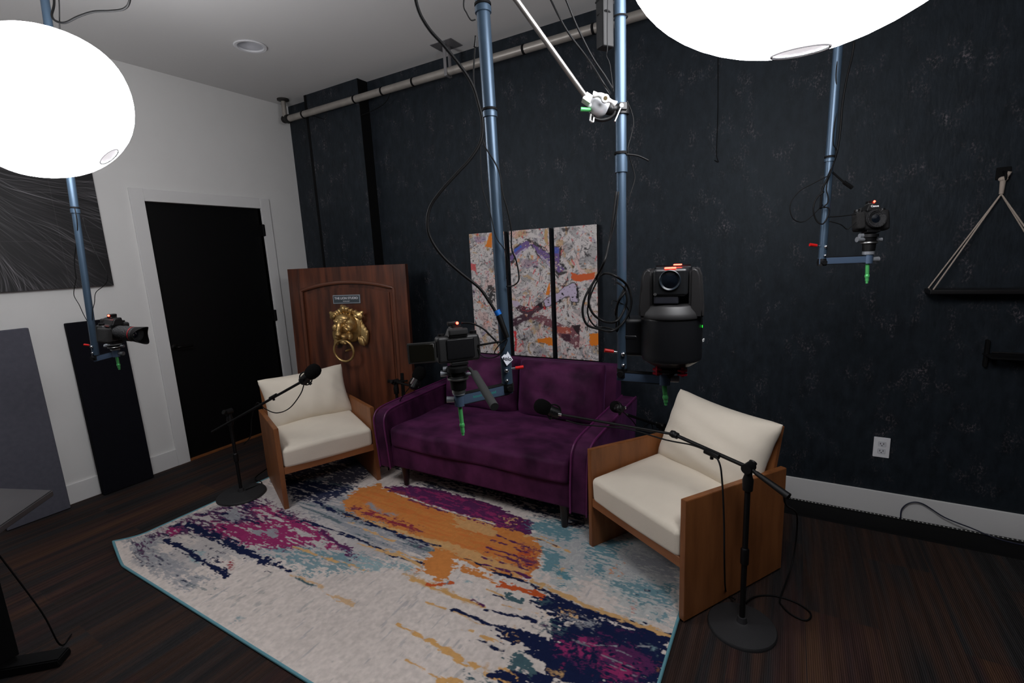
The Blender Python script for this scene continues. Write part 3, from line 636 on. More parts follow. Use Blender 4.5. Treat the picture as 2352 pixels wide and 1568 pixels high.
for x in (1.94, 3.11):
    for y in (-.885, -.14):
        b = B(); cyl(b, (x, y, RUGZ if y < -.3 else 0), (x, y + .004, .155), .017, .029, 4 if 0 else 16); obj('leg', b, LEGM, sofa)

# ================================================================== ARMCHAIRS (local axes: x across, -y front)
def armchair(loc, ang, label, seed, z0):
    R = Matrix.Rotation(ang, 3, 'Z'); t = thing('wooden_armchair', label, 'armchair', (*loc, z0), R, group='matching wooden armchairs with cream cushions')
    W, D, TH = .625, .64, .028
    def P(name, bm, m, **k): return obj(name, bm, m, t, local=True, **k)
    for s in (-1, 1):
        x0 = s * (W / 2) - (TH if s > 0 else 0)
        b = B(); prism(b, [(-D / 2, 0), (D / 2, 0), (D / 2, .50), (-D / 2, .53)], (x0, 0, 0), (0, 1, 0), (0, 0, 1), (TH, 0, 0))
        bmesh.ops.bevel(b, geom=b.edges[:], offset=.002, segments=2, affect='EDGES'); P('side_panel', b, WOOD)
    iw = W / 2 - TH - .001
    b = B(); box(b, (-iw, -D / 2 + .004, .225), (iw, -D / 2 + .026, .27), .0015, 1); P('front_rail', b, WOODH)
    b = B(); mx = Matrix.Translation((0, 0, .25)) @ Matrix.Rotation(math.radians(4), 4, 'X'); box(b, (-iw, -D / 2 + .026, -.01), (iw, D / 2 - .04, .01), .001, 1, mx); P('seat_board', b, WOOD)
    b = B(); prism(b, [(D / 2 - .115, .21), (D / 2 - .09, .21), (D / 2 + .015, .685), (D / 2 - .010, .685)], (-iw, 0, 0), (0, 1, 0), (0, 0, 1), (2 * iw, 0, 0))
    bmesh.ops.bevel(b, geom=b.edges[:], offset=.002, segments=2, affect='EDGES'); P('back_board', b, WOOD)
    b = B(); mx = Matrix.Translation((0, -.035, .335)) @ Matrix.Rotation(math.radians(3), 4, 'X')
    box(b, (-iw + .002, -D / 2 + .032, -.062), (iw - .002, D / 2 - .10, .066), .026, 5)
    bmesh.ops.subdivide_edges(b, edges=[e for e in b.edges if e.calc_length() > .15], cuts=16, use_grid_fill=True)
    for v in b.verts:
        if v.co.z > .03:
            v.co.z += .026 * math.cos(min(1, abs(v.co.x) / iw) * PI / 2) ** .7 * math.cos(min(1, abs(v.co.y) / (D / 2)) * PI / 2) ** .6 + .003 * math.sin(v.co.x * 16 + seed) * math.sin(v.co.y * 13)
        if v.co.y < -D / 2 + .05: v.co.y -= .008 * math.cos(min(1, abs(v.co.x) / iw) * PI / 2)
    bmesh.ops.transform(b, matrix=mx, verts=b.verts[:]); P('seat_cushion', b, LINEN, ang=60)
    b = B(); mx = Matrix.Translation(((.02, 0)[seed - 1], D / 2 - .125, .560)) @ Matrix.Rotation(math.radians(-23), 4, 'X') @ Matrix.Rotation(math.radians((3, -2)[seed - 1]), 4, 'Y')
    pillow(b, W - 2 * TH + .03, .385, .23, mx, n=30, pinch=.09, p=2.3, seed=seed, wr=.007); P('back_pillow', b, LINEN, ang=180)
    return t
def chair_frame(FL, FR):     # front corners on the floor -> centre and angle
    FL, FR = Vector(FL), Vector(FR); u = (FR - FL).normalized(); back = Vector((-u.y, u.x)); c = (FL + FR) / 2 + back * .32
    return (c.x, c.y), math.atan2(u.y, u.x)
c_, a_ = chair_frame((3.292, -.985), (3.825, -1.312))
armchair(c_, a_, 'wooden armchair with cream cushions nearest the viewer, right of the purple sofa', 1, .0105)
c_, a_ = chair_frame((1.463, -1.474), (1.722, -.905))
armchair(c_, a_, 'wooden armchair with cream cushions in front of the leaning wooden door, left of the sofa', 2, .0105)

# ================================================================== CANVASES
def px8(x, y): return (1060 + x / 4.612, 500 + y / 4.612)
CY = -.042
def cw(x, y): p = ony(*px8(x, y), CY); return (p.x, p.z)
def art_paint(X, Z, sd):
    wx = X + .018 * fbm(X * 25, Z * 25, sd) + .012 * fbm(X * 90, Z * 90, sd + 3); wz = Z + .018 * fbm(X * 25, Z * 25, sd + 7) + .006 * fbm(X * 90, Z * 90, sd + 9)
    h1 = fbm(X * 60, Z * 90, sd + 11, 4); h2 = fbm(X * 160, Z * 220, sd + 13, 2); h3 = fbm(X * 14, Z * 18, sd + 15, 4); ca = np.floor(fbm(X * 7, Z * 6, sd + 61, 2) * 14) * 1.3; u_ = X * np.cos(ca) + Z * np.sin(ca); v_ = -X * np.sin(ca) + Z * np.cos(ca); h4 = fbm(u_ * 24, v_ * 130, sd + 17, 3); h5 = fbm(u_ * 9, v_ * 11, sd + 71, 2)
    P = {k: np.array(lin(v)) for k, v in dict(w=(214, 207, 205), g=(150, 148, 150), k=(22, 20, 24), o=(228, 128, 34), r=(214, 60, 66), p=(226, 180, 172), v=(118, 92, 150), b=(70, 96, 190), m=(120, 62, 74), t=(196, 160, 112), s=(212, 96, 48), l=(196, 182, 206), d=(66, 32, 50)).items()}
    C = np.zeros(X.shape + (3,)) + P['w']
    def mx(mask, c, a=1): mk = (np.clip(mask, 0, 1) * a)[..., None]; C[:] = C * (1 - mk) + P[c] * mk
    mx((h3 - .12) * 9, 'g', .7); mx((fbm(X * 9, Z * 9, sd + 21) - .17) * 14, 'p', .6); mx((fbm(X * 12, Z * 12, sd + 23) - .2) * 18, 't', .8); mx((fbm(X * 14, Z * 17, sd + 29) - .24) * 20, 'v', .35)
    mx((h5 - .13) * 30, 'g', .6); mx((-h5 - .2) * 30, 'p', .5); mx((fbm(u_ * 7, v_ * 9, sd + 73) - .2) * 30, 't', .7); mx((fbm(u_ * 8, v_ * 10, sd + 75) - .27) * 30, 'v', .45); mx((h4 - .12) * 12, 'k', .6); mx((h1 - .18) * 12, 'k', .75); mx((fbm(u_ * 34, v_ * 12, sd + 79, 4) - .2) * 14, 'k', .85); mx((fbm(u_ * 50, v_ * 18, sd + 31, 3) - .22) * 18, 'r', .7); mx((fbm(X * 26, Z * 30, sd + 33, 3) - .25) * 20, 'o', .55)
    mx((h2 - .22) * 12, 'k', .4)
    def area(poly, c, a=1., rag=.004, dens=1, src=None):
        d = sdf(wx, wz, [cw(*q) for q in poly]) + rag * h1 * 3; m = np.clip(-d / .004, 0, 1)
        if dens < 1: m = m * np.clip(((h1 if src is None else src) + .55 * dens - .27) * 14, 0, 1)
        mx(m, c, a)
    # orange scraps and small accents
    area([(245, 310), (300, 160), (325, 160), (325, 330)], 'o'); area([(90, 480), (160, 490), (150, 570), (90, 560)], 'r', .8)
    area([(1150, 570), (1240, 600), (1420, 570), (1420, 650), (1200, 680), (1160, 640)], 's'); area([(1350, 1220), (1470, 1220), (1470, 1330), (1390, 1360), (1350, 1320)], 'o')
    area([(800, 1275), (970, 1265), (970, 1350), (900, 1340), (800, 1320)], 'o'); area([(920, 680), (940, 680), (940, 820), (890, 820)], 'o'); area([(555, 1190), (585, 1190), (585, 1420), (565, 1420)], 'r')
    area([(880, 120), (915, 120), (920, 320), (880, 240)], 't'); area([(860, 930), (900, 940), (900, 980), (860, 980)], 'r'); area([(1050, 110), (1150, 100), (1130, 160), (1080, 150)], 'k', .8)
    area([(130, 200), (260, 190), (260, 250), (150, 270)], 'v', .5); area([(620, 440), (800, 440), (830, 520), (640, 540)], 'v', .28)
    # upper arched limb
    area([(480, 400), (600, 280), (690, 210), (740, 230), (960, 370), (960, 290), (1060, 300), (1060, 470), (1140, 540), (1120, 580), (1030, 620), (800, 400), (730, 300), (690, 300), (560, 470), (470, 560)], 'k', .9, dens=.8)
    area([(500, 410), (610, 290), (690, 230), (735, 260), (960, 400), (975, 300), (1040, 310), (1040, 490), (1110, 540), (1035, 590), (820, 400), (740, 290), (560, 420), (480, 530)], 'v', .95, dens=.72)
    area([(560, 330), (630, 290), (640, 310), (560, 380)], 'b'); area([(965, 310), (1030, 310), (1030, 380), (965, 380)], 'b', .8); area([(560, 400), (690, 300), (700, 330), (580, 440)], 'l', .9, dens=.7); area([(780, 350), (900, 430), (1000, 560), (980, 580), (860, 450)], 'l', .85, dens=.7)
    area([(700, 170), (760, 160), (830, 210), (780, 220), (730, 210)], 'w', 1)
    # pale diagonal limb crossing a dark one
    area([(860, 880), (1150, 690), (1210, 680), (1240, 740), (1250, 900), (1150, 900), (1140, 830), (880, 970)], 'k', .85); area([(870, 880), (1150, 700), (1200, 690), (1225, 740), (1235, 890), (1160, 890), (1140, 820), (890, 950)], 'l', 1, dens=.95)
    for q in ((1075, 808), (1180, 838)): area([(q[0] - 14, q[1] - 14), (q[0] + 14, q[1] - 14), (q[0] + 14, q[1] + 14), (q[0] - 14, q[1] + 14)], 'k')
    area([(1210, 740), (1235, 740), (1235, 850), (1215, 850)], 'k'); area([(520, 870), (600, 880), (640, 940), (560, 950)], 'l', .9)
    area([(560, 960), (620, 920), (740, 960), (850, 880), (880, 960), (780, 1010), (740, 1060), (600, 1140), (520, 1170), (540, 1080), (640, 1020)], 'd', .95, dens=.9); area([(600, 960), (700, 930), (850, 930), (700, 1010)], 'r', .5, dens=.5); area([(790, 930), (860, 880), (850, 960)], 'k', .9)
    area([(700, 1060), (860, 1020), (1020, 1110), (1150, 1160), (1180, 1130), (1260, 1130), (1255, 1280), (1250, 1370), (1200, 1380), (1100, 1300), (1000, 1220), (940, 1160)], 'm', .9, dens=.8); area([(1000, 1150), (1150, 1160), (1170, 1230), (1020, 1220)], 's', .5)
    area([(1050, 1220), (1150, 1230), (1160, 1320), (1080, 1290)], 'd', .9); area([(1160, 1130), (1260, 1130), (1250, 1250), (1200, 1200)], 'k', .9)
    area([(270, 710), (310, 700), (360, 760), (360, 900), (280, 910), (265, 790)], 'k', .9, dens=.8)
    return np.clip(C, 0, 1)
def canvas(x0, x1, z0, z1, label, sd):
    t = thing('wall_canvas', label, 'canvas painting', ((x0 + x1) / 2, 0, z0), group='three collage canvases above the sofa')
    nx, nz = int((x1 - x0) / .0026), int((z1 - z0) / .0026); X, Z = np.meshgrid(np.linspace(x0, x1, nx), np.linspace(z0, z1, nz))
    C = art_paint(X, Z, sd); V = np.stack([X.ravel(), np.full(X.size, CY), Z.ravel()], 1); i = np.arange(nx * nz).reshape(nz, nx)
    Fq = np.stack([i[:-1, :-1].ravel(), i[:-1, 1:].ravel(), i[1:, 1:].ravel(), i[1:, :-1].ravel()], 1)
    me = bpy.data.meshes.new('printed_face'); me.from_pydata(V.tolist(), [], Fq.tolist()); setcol(me, C.reshape(-1, 3)); me.materials.append(CANV)
    o = bpy.data.objects.new('printed_face', me); COL.objects.link(o); o.parent = t; WM[o] = WM[t]; me.transform(WM[t].inverted())
    b = B(); box(b, (x0 + .0005, CY + .0012, z0 + .0005), (x1 - .0005, -.004, z1 - .0005), .001, 1); obj('stretcher_frame', b, mat('dark_canvas_edge', (44, 40, 44), .8, var=.4, vscale=30), t, label='dark canvas edge over the stretcher')
    b = B(); box(b, ((x0 + x1) / 2 - .02, -.006, z1 - .05), ((x0 + x1) / 2 + .02, .0, z1 - .03)); obj('hanger', b, ALU, t)
CANV = vcol_mat('collage_canvas', .55, .3, 400, .3)
canvas(1.993, 2.305, .766, 1.687, 'leftmost of three collage canvases above the sofa, narrow orange scrap at its top', 100)
canvas(2.347, 2.669, .766, 1.687, 'middle collage canvas of three above the sofa, orange label low on its right edge', 200)
canvas(2.706, 3.016, .766, 1.686, 'rightmost of three collage canvases above the sofa, wide orange patch across its upper half', 300)
# ================================================================== LEANING WOODEN DOOR
DL, DR_ = Vector((.50, -.60, 0)), Vector((1.545, -.31, 0)); DW = (DR_ - DL).length; DZ = 1.487
du = (DR_ - DL).normalized(); dn = Vector((du.y, -du.x, 0))           # dn faces the room
Rd = Matrix([[du[i], -dn[i], (0, 0, 1)[i]] for i in range(3)]) @ Matrix.Rotation(math.radians(-2.2), 3, 'X')
wd = thing('wooden_door', 'dark stained arch-panelled wooden door with gold lion knocker, leaning in the corner behind the left armchair', 'door', ((DL + DR_) / 2), Rd)
DWOOD = mat('mahogany_stain', (106, 58, 38), .38, rgb2=(58, 30, 20), vscale=9, vstretch=(2.2, 2.2, .22), bump=.08, bscale=40, bstretch=(2, 2, .2), coat=.15)
hw = DW / 2; FR_ = -.022
def wp(name, bm, m=DWOOD, parent=None, **k): return obj(name, bm, m, parent or wd, local=True, **k)
# local x across, z up, -y towards the room
ARX, ARZ0, ARZ1 = .435, 1.31, 1.37     # arched opening half width, spring and crown height
def arch(x, top=0): return ARZ0 + (ARZ1 - ARZ0 + top) * math.sqrt(max(0, 1 - (x / (ARX * 1.02)) ** 2)) ** 1.0 * 1.0
def archz(x): 
    Rr = (ARX ** 2 + (ARZ1 - ARZ0) ** 2) / (2 * (ARZ1 - ARZ0)); return ARZ1 - Rr + math.sqrt(Rr * Rr - x * x)
b = B()
xsA = [ARX * math.cos(PI * k / 24) * 1.0 for k in range(25)]
poly = [(-hw, 0), (hw, 0), (hw, DZ), (-hw, DZ)]
# stiles and rails
box(b, (-hw, -.022, 0), (-ARX, .022, DZ), .002, 1); box(b, (ARX, -.022, 0), (hw, .022, DZ), .002, 1); box(b, (-ARX, -.022, 0), (ARX, .022, .24), .002, 1)
top = [(-ARX, DZ)] + [(-ARX + 2 * ARX * k / 30, archz(-ARX + 2 * ARX * k / 30)) for k in range(31)] + [(ARX, DZ)]
prism(b, top, (0, -.022, 0), (1, 0, 0), (0, 0, 1), (0, .044, 0)); wp('frame', b, ang=30)
b = B(); pan = [(-ARX - .005, .235)] + [(ARX + .005, .235)] + [(ARX - 2 * ARX * k / 30, archz(ARX - 2 * ARX * k / 30) + .004) for k in range(31)]
prism(b, pan, (0, -.006, 0), (1, 0, 0), (0, 0, 1), (0, .016, 0))
ins = .052
pan2 = [(-ARX + ins, .24 + ins), (ARX - ins, .24 + ins)] + [((ARX - ins) * (1 - 2 * k / 30), archz((ARX - ins) * (1 - 2 * k / 30)) - ins) for k in range(31)]
A = prism(b, pan2, (0, -.016, 0), (1, 0, 0), (0, 0, 1), (0, .012, 0)); wp('raised_panel', b, ang=30)
b = B(); mp_ = [(-ARX + .008, .25), (-ARX + .008, ARZ0 - .005)] + [((ARX - .008) * (-1 + 2 * k / 24), archz((ARX - .008) * (-1 + 2 * k / 24)) - .008) for k in range(25)] + [(ARX - .008, .25)]
tube(b, [Vector((x, -.02, z)) for x, z in mp_], .015, 12, smooth=False); wp('moulding', b, mat('moulding_stain', (98, 58, 42), .28, coat=.5), ang=60)
# name plate
b = B(); box(b, (-.125, -.028, 1.19), (.125, -.016, 1.26), .001, 1); npq = wp('name_plate', b, mat('plate_border', (150, 158, 166), .4, metal=.3), label='small grey plate with white lettering')
b = B(); box(b, (-.118, -.0285, 1.197), (.118, -.0275, 1.253)); wp('plate_face', b, mat('plate_grey', (62, 70, 76), .5), npq)
LET = mat('white_lettering', (215, 215, 220), .5)
W0 = lambda x, y, z: WM[wd] @ Vector((x, y, z))
uu = (W0(1, 0, 0) - W0(0, 0, 0)); vv = (W0(0, 0, 1) - W0(0, 0, 0))
text_part('plate_lettering', 'THE LION STUDIO', .026, W0(0, -.0292, 1.233), uu, vv, LET, npq, bold=.0006)
text_part('plate_lettering', 'PODCAST', .014, W0(0, -.0292, 1.208), uu, vv, LET, npq)
# lion head knocker, sculpted then voxel-merged
b = B(); O = Vector((.02, -.02, 1.005))
def e3(x, y, z, sx, sy, sz, rx=0, ry=0, rz=0): ell(b, O + Vector((x, -y, z)), (sx, sy, sz), Euler((rx, ry, rz)).to_matrix(), 16)
e3(0, .015, 0, .125, .03, .135)                                                          # back plate
e3(0, .07, .02, .088, .07, .088)                                                         # skull
e3(0, .115, .075, .062, .035, .032, .3)                                                  # forehead
for s in (-1, 1):
    e3(s * .034, .145, .052, .029, .017, .015, 0, -s * .35)                              # brow ridge
    e3(s * .066, .115, .005, .024, .034, .034, 0, -s * .5)                               # cheek bone
    e3(s * .044, .142, -.006, .030, .010, .009, 0, s * .75)                              # lower lid
    e3(s * .040, .128, .024, .013, .014, .011)                                           # eye
    e3(s * .028, .145, -.068, .030, .036, .026, 0, s * .3)                               # muzzle
    e3(s * .050, .105, -.075, .024, .03, .030)
    e3(s * .112, .06, .092, .044, .020, .030, 0, s * .55); e3(s * .132, .055, .105, .018, .016, .030, 0, s * .9)   # ears
    e3(s * .100, .084, .088, .020, .010, .013, 0, s * .5)
    for k in range(4): e3(s * (.118 + .010 * k), .030 - .004 * k, -.035 - .02 * k, .013, .020, .082 - .006 * k, 0, s * (.05 + .05 * k))
    for k in range(3): e3(s * (.098 + .015 * k), .045, -.115 - .004 * k, .012, .018, .040, 0, -s * .25)
    for k in range(3): e3(s * (.022 + .028 * k), .07 - .01 * k, .135 - .012 * k, .015, .022, .030, .3, s * .5)
e3(0, .150, .02, .017, .035, .055, -.55); e3(-.012, .158, .03, .006, .02, .045, -.5, .15); e3(.012, .158, .03, .006, .02, .045, -.5, -.15)   # nose bridge
e3(0, .186, -.045, .026, .026, .020); e3(0, .172, -.02, .017, .03, .03, -.3)              # nose tip
e3(0, .120, -.112, .034, .03, .018)                                                      # chin
e3(0, .08, .15, .022, .03, .026); e3(-.02, .075, .165, .012, .018, .018)
lh = wp('lion_head', b, GOLD, ang=180, wn=False, label='gold lion head')
rm = lh.modifiers.new('merge', 'REMESH'); rm.mode = 'VOXEL'; rm.voxel_size = .0042; rm.use_smooth_shade = True
sm = lh.modifiers.new('soft', 'SMOOTH'); sm.factor = .5; sm.iterations = 2
b = B(); ring(b, O + Vector((0, -.13, -.185)), (0, 1, .12), .088, .0095, 48, 12); wp('knocker_ring', b, GOLD, lh, ang=60, label='gold ring')
b = B(); ell(b, O + Vector((0, -.13, -.115)), (.030, .018, .018)); ell(b, O + Vector((.02, -.13, -.125)), (.012, .012, .01)); ell(b, O + Vector((0, -.06, -.19)), (.011, .05, .010)); wp('knocker_striker', b, GOLD, lh, ang=180)
# black handle set
b = B(); HX = hw - .10; box(b, (HX - .022, -.03, .40), (HX + .022, -.02, .62), .004, 2); cyl(b, (HX, -.05, .555), (HX, -.02, .555), .014)
tube(b, [(HX + .03, -.058, .56), (HX, -.06, .557), (HX - .06, -.06, .556), (HX - .105, -.058, .553)], .008, 8); tube(b, [(HX, -.06, .557), (HX + .07, -.058, .565)], .007, 8)
wp('door_handle', b, MATTE, label='black lever handle')
# rear prop so that it stands
b = B(); box(b, (-.25, .022, .02), (-.21, .10, 1.0), .002, 1); box(b, (.21, .022, .02), (.25, .10, 1.0), .002, 1); wp('rear_prop', b, WOOD)

# ================================================================== ACOUSTIC PANELS, PICTURE
def panel(y0, y1, z1, x, rgb, label):
    b = B(); mx = Matrix.Translation((x, 0, 0)) @ Matrix.Rotation(math.radians(-1.2), 4, 'Y'); box(b, (0, y0, .002), (.045, y1, z1), .006, 3, mx)
    obj('acoustic_panel', b, mat(label[:5] + '_panel_cloth', rgb, .95, var=.06, vscale=40, bump=.3, bscale=500, spec=.1), label=label, cat='acoustic panel', group='tall acoustic panels leaning on the white wall')
panel(-2.385, -2.083, 1.21, .036, (92, 92, 102), 'grey cloth acoustic panel leaning on the white wall, farther from the black door')
panel(-1.905, -1.60, 1.21, .036, (20, 20, 26), 'black cloth acoustic panel leaning on the white wall, nearest the black door')
# fur picture, painted strand by strand
def fur_picture(y0, y1, z0, z1):
    t = thing('framed_picture', 'large black and white close-up of an animal mane on the white wall above the panels', 'picture', (0, (y0 + y1) / 2, z0))
    ny, nz = int((y1 - y0) / .0024), int((z1 - z0) / .0024); Y, Z = np.meshgrid(np.linspace(y0, y1, ny), np.linspace(z0, z1, nz))
    C = np.full(Y.shape, .016) + .02 * np.clip(fbm(Y * 5, Z * 5, 3) + .15, 0, 1)
    # painted strand by strand along a field that runs sideways at the top and falls steeply lower down
    rs = np.random.RandomState(7); wy_, hz_ = y1 - y0, z1 - z0; n = 2000
    p = np.stack([rs.uniform(-.25, 1.0, n) * wy_, rs.uniform(-.3, .95, n) * hz_], 1)       # from the left, from the top
    k0 = fbm(p[:, 0] * 7, p[:, 1] * 7, 61, 3); br = np.clip(.42 + 2.8 * k0, .01, 1.4) ** 2.2 * rs.uniform(.25, 1., n); ph = rs.uniform(0, 6.28, n); dev = rs.normal(0, .10, n)
    A_ = np.zeros_like(C); ns = 210; dy_ = wy_ / ny
    for i in range(ns):
        th = .25 + 1.25 * np.clip(p[:, 1] / hz_, 0, 1) - .55 * np.clip(p[:, 0] / wy_ - .35, -.5, .6) + 1.3 * fbm(p[:, 0] * 3.2, p[:, 1] * 2.6, 71, 2) + dev + .14 * np.sin(ph + i * .03)
        p = p + np.stack([np.cos(th), np.sin(th)], 1) * .0022
        q = br * math.sin(math.pi * (i + 1) / (ns + 1)) ** .7
        gi = p[:, 0] / dy_; gj = (hz_ - p[:, 1]) / dy_; a0 = np.floor(gi).astype(int); b0 = np.floor(gj).astype(int); fi = gi - a0; fj = gj - b0
        for da in (0, 1):
            for db in (0, 1):
                aa, bb = a0 + da, b0 + db; ok = (aa >= 0) & (aa < ny) & (bb >= 0) & (bb < nz)
                np.add.at(A_, (bb[ok], aa[ok]), (q * (fi if da else 1 - fi) * (fj if db else 1 - fj))[ok])
    C = C + .17 * A_ ** 1.1
    C *= .55 + .9 * np.clip(fbm(Y * 2.6, Z * 2.2, 55, 3) + .5, 0, 1)
    C = np.where((np.abs(Y - (y1 - .235)) < .0016) | (np.abs(Z - (z0 + .30)) < .0014), C + .012, C)      # faint joins of the tiled print
    Cc = np.stack([C, C * .95, C * 1.02], -1)
    V = np.stack([np.full(Y.size, .030), Y.ravel(), Z.ravel()], 1); i = np.arange(ny * nz).reshape(nz, ny)
    Fq = np.stack([i[:-1, :-1].ravel(), i[:-1, 1:].ravel(), i[1:, 1:].ravel(), i[1:, :-1].ravel()], 1)
    me = bpy.data.meshes.new('print'); me.from_pydata(V.tolist(), [], Fq.tolist()); setcol(me, np.clip(Cc, 0, 1).reshape(-1, 3)); me.materials.append(vcol_mat('mane_print', .5, .05, 300, .3))
    o = bpy.data.objects.new('print', me); COL.objects.link(o); o.parent = t; WM[o] = WM[t]; me.transform(WM[t].inverted())
    b = B(); box(b, (.002, y0, z0), (.029, y1, z1), .001, 1); obj('canvas_edge', b, mat('dark_edge', (36, 34, 38), .7), t)
fur_picture(-2.85, -1.60, 1.437, 2.36)

# ================================================================== DESK at the near left edge
dk = thing('desk', 'dark desk corner with black T-shaped foot at the left edge of the view', 'desk', (1.65, -2.8, 0))
c0 = onz(122, 1124, .73); ca = onz(0, 1120, .73); cb = onz(0, 1208, .73)
ua = (ca - c0).normalized(); ub = (cb - c0).normalized(); 
b = B(); vs = prism(b, [(0, 0), (1.1, 0), (1.1, 1.0), (0, 1.0)], c0 + Vector((0, 0, -.024)), ua, ub, (0, 0, .024)); bmesh.ops.bevel(b, geom=b.edges[:], offset=.004, segments=2, affect='EDGES')
obj('desk_top', b, mat('desk_laminate', (58, 56, 58), .35, var=.1, vscale=10), dk)
f0 = onz(165, 1500, .0); f1 = onz(-200, 1570, 0); fd = (f1 - f0).normalized(); fn = Vector((-fd.y, fd.x, 0))
b = B(); vs = prism(b, [(0, .0), (.05, .0), (.62, 0), (.62, .05), (0, .035), (0, .012)], f0, fd, (0, 0, 1), fn * .07); bmesh.ops.bevel(b, geom=b.edges[:], offset=.005, segments=2, affect='EDGES'); obj('foot', b, MATTE, dk)
pc = f0 + fd * .20 + fn * .035
b = B(); box(b, (pc.x - .035, pc.y - .04, .06), (pc.x + .035, pc.y + .04, .706), .004, 2); obj('leg', b, MATTE, dk)
b = B(); tube(b, [pc + Vector((.04, .05, .5)), pc + Vector((.06, .12, .2)), pc + Vector((.05, .15, .02)), pc + Vector((.0, .2, .008))], .003, 6); obj('desk_cable', b, RUBBER, label='thin black cable hanging down beside the desk leg', cat='cable')

# ================================================================== HANGING SHELF, HOLDER, FLOOR STRIP
sh = thing('hanging_shelf', 'black shelf hung on the dark wall by pale cords from one hook', 'shelf', (4.95, -.06, 1.24))
b = B(); box(b, (4.715, -.125, 1.232), (5.19, -.006, 1.252), .003, 2); obj('board', b, mat('black_shelf_board', (16, 14, 16), .4), sh)
hk = Vector((4.95, -.03, 1.745)); b = B(); box(b, (4.925, -.008, 1.745), (4.975, 0, 1.80), .003, 2); tube(b, [(4.95, -.005, 1.78), (4.95, -.035, 1.765), (4.95, -.04, 1.745), (4.95, -.022, 1.735)], .005, 8); obj('hook', b, MATTE, sh)
CORD = mat('pale_cord', (176, 162, 150), .9, bump=.3, bscale=400)
kn = Vector((4.945, -.03, 1.68))
b = B(); cyl(b, kn + Vector((0, 0, .07)), kn, .011, .008, 10); ell(b, kn + Vector((0, 0, .065)), (.017, .013, .012)); cyl(b, kn + Vector((.012, 0, .07)), kn + Vector((.018, -.006, .095)), .004, .008, 8); obj('knot', b, CORD, sh, ang=60)
for (x, y) in ((4.728, -.018), (4.728, -.112), (5.178, -.018), (5.178, -.112)):
    b = B(); tube(b, [kn, (x, y, 1.253)], .0032, 8, smooth=False); obj('cord', b, CORD, sh)
wb = thing('wall_bracket_shelf', 'small black wire shelf low on the dark wall at the right edge', 'shelf', (4.98, -.05, .95))
P0 = ony(2262, 842, -.02); P1 = ony(2262, 785, -.02); P2 = ony(2352, 825, -.02)
for dx in (0, .406): b = B(); box(b, (P0.x + dx - .006, -.03, P0.z), (P0.x + dx + .006, 0, P1.z + .01), .002, 1); obj('bracket', b, MATTE, wb)
b = B(); box(b, (P0.x - .01, -.12, (P0.z + P1.z) / 2 - .004), (P0.x + .42, 0, (P0.z + P1.z) / 2 + .004), .002, 1); obj('board', b, MATTE, wb)
b = B(); tube(b, [(P0.x - .01, -.12, (P0.z + P1.z) / 2 + .03), (P0.x + .42, -.12, (P0.z + P1.z) / 2 + .03)], .004, 8, smooth=False); obj('rail', b, BLACK, wb)
fs = thing('floor_cable_cover', 'low black cable cover along the white skirting on the right', 'cable cover', (4.7, -.1, 0))
b = B(); prism(b, [(-.21, 0), (-.19, .010), (-.08, .020), (-.045, .020), (-.04, 0)], (3.2, 0, 0), (0, 1, 0), (0, 0, 1), (RX - 3.3, 0, 0)); obj('cover', b, MATTE, fs)
b = B(); box(b, (3.3, -.070, .0202), (RX - .1, -.054, .023)); ls = obj('light_strip', b, BLACK, fs, label='unlit light strip')
b = B(); x = 4.15
while x < 5.6: box(b, (x, -.066, .0228), (x + .0055, -.061, .0252)); x += .0170
obj('strip_diodes', b, mat('diode_white', (225, 225, 220), .4), ls, smooth=False, kind='stuff')
b = B(); tube(b, [ony(2068, 1192, -.05), ony(2072, 1168, -.035), ony(2092, 1154, -.03), ony(2120, 1157, -.03), ony(2170, 1188, -.04), ony(2230, 1212, -.06), (5.10, -.10, .026), (5.3, -.11, .026)], .0032, 8)
obj('floor_cable', b, mat('blue_black_rubber', (26, 30, 52), .5), label='black cable looping up against the white skirting on the right', cat='cable')
Rv = Vector(M[0]); Uv = Vector(M[1]); Bv = Vector(M[2]); Up = Vector((0, 0, 1))
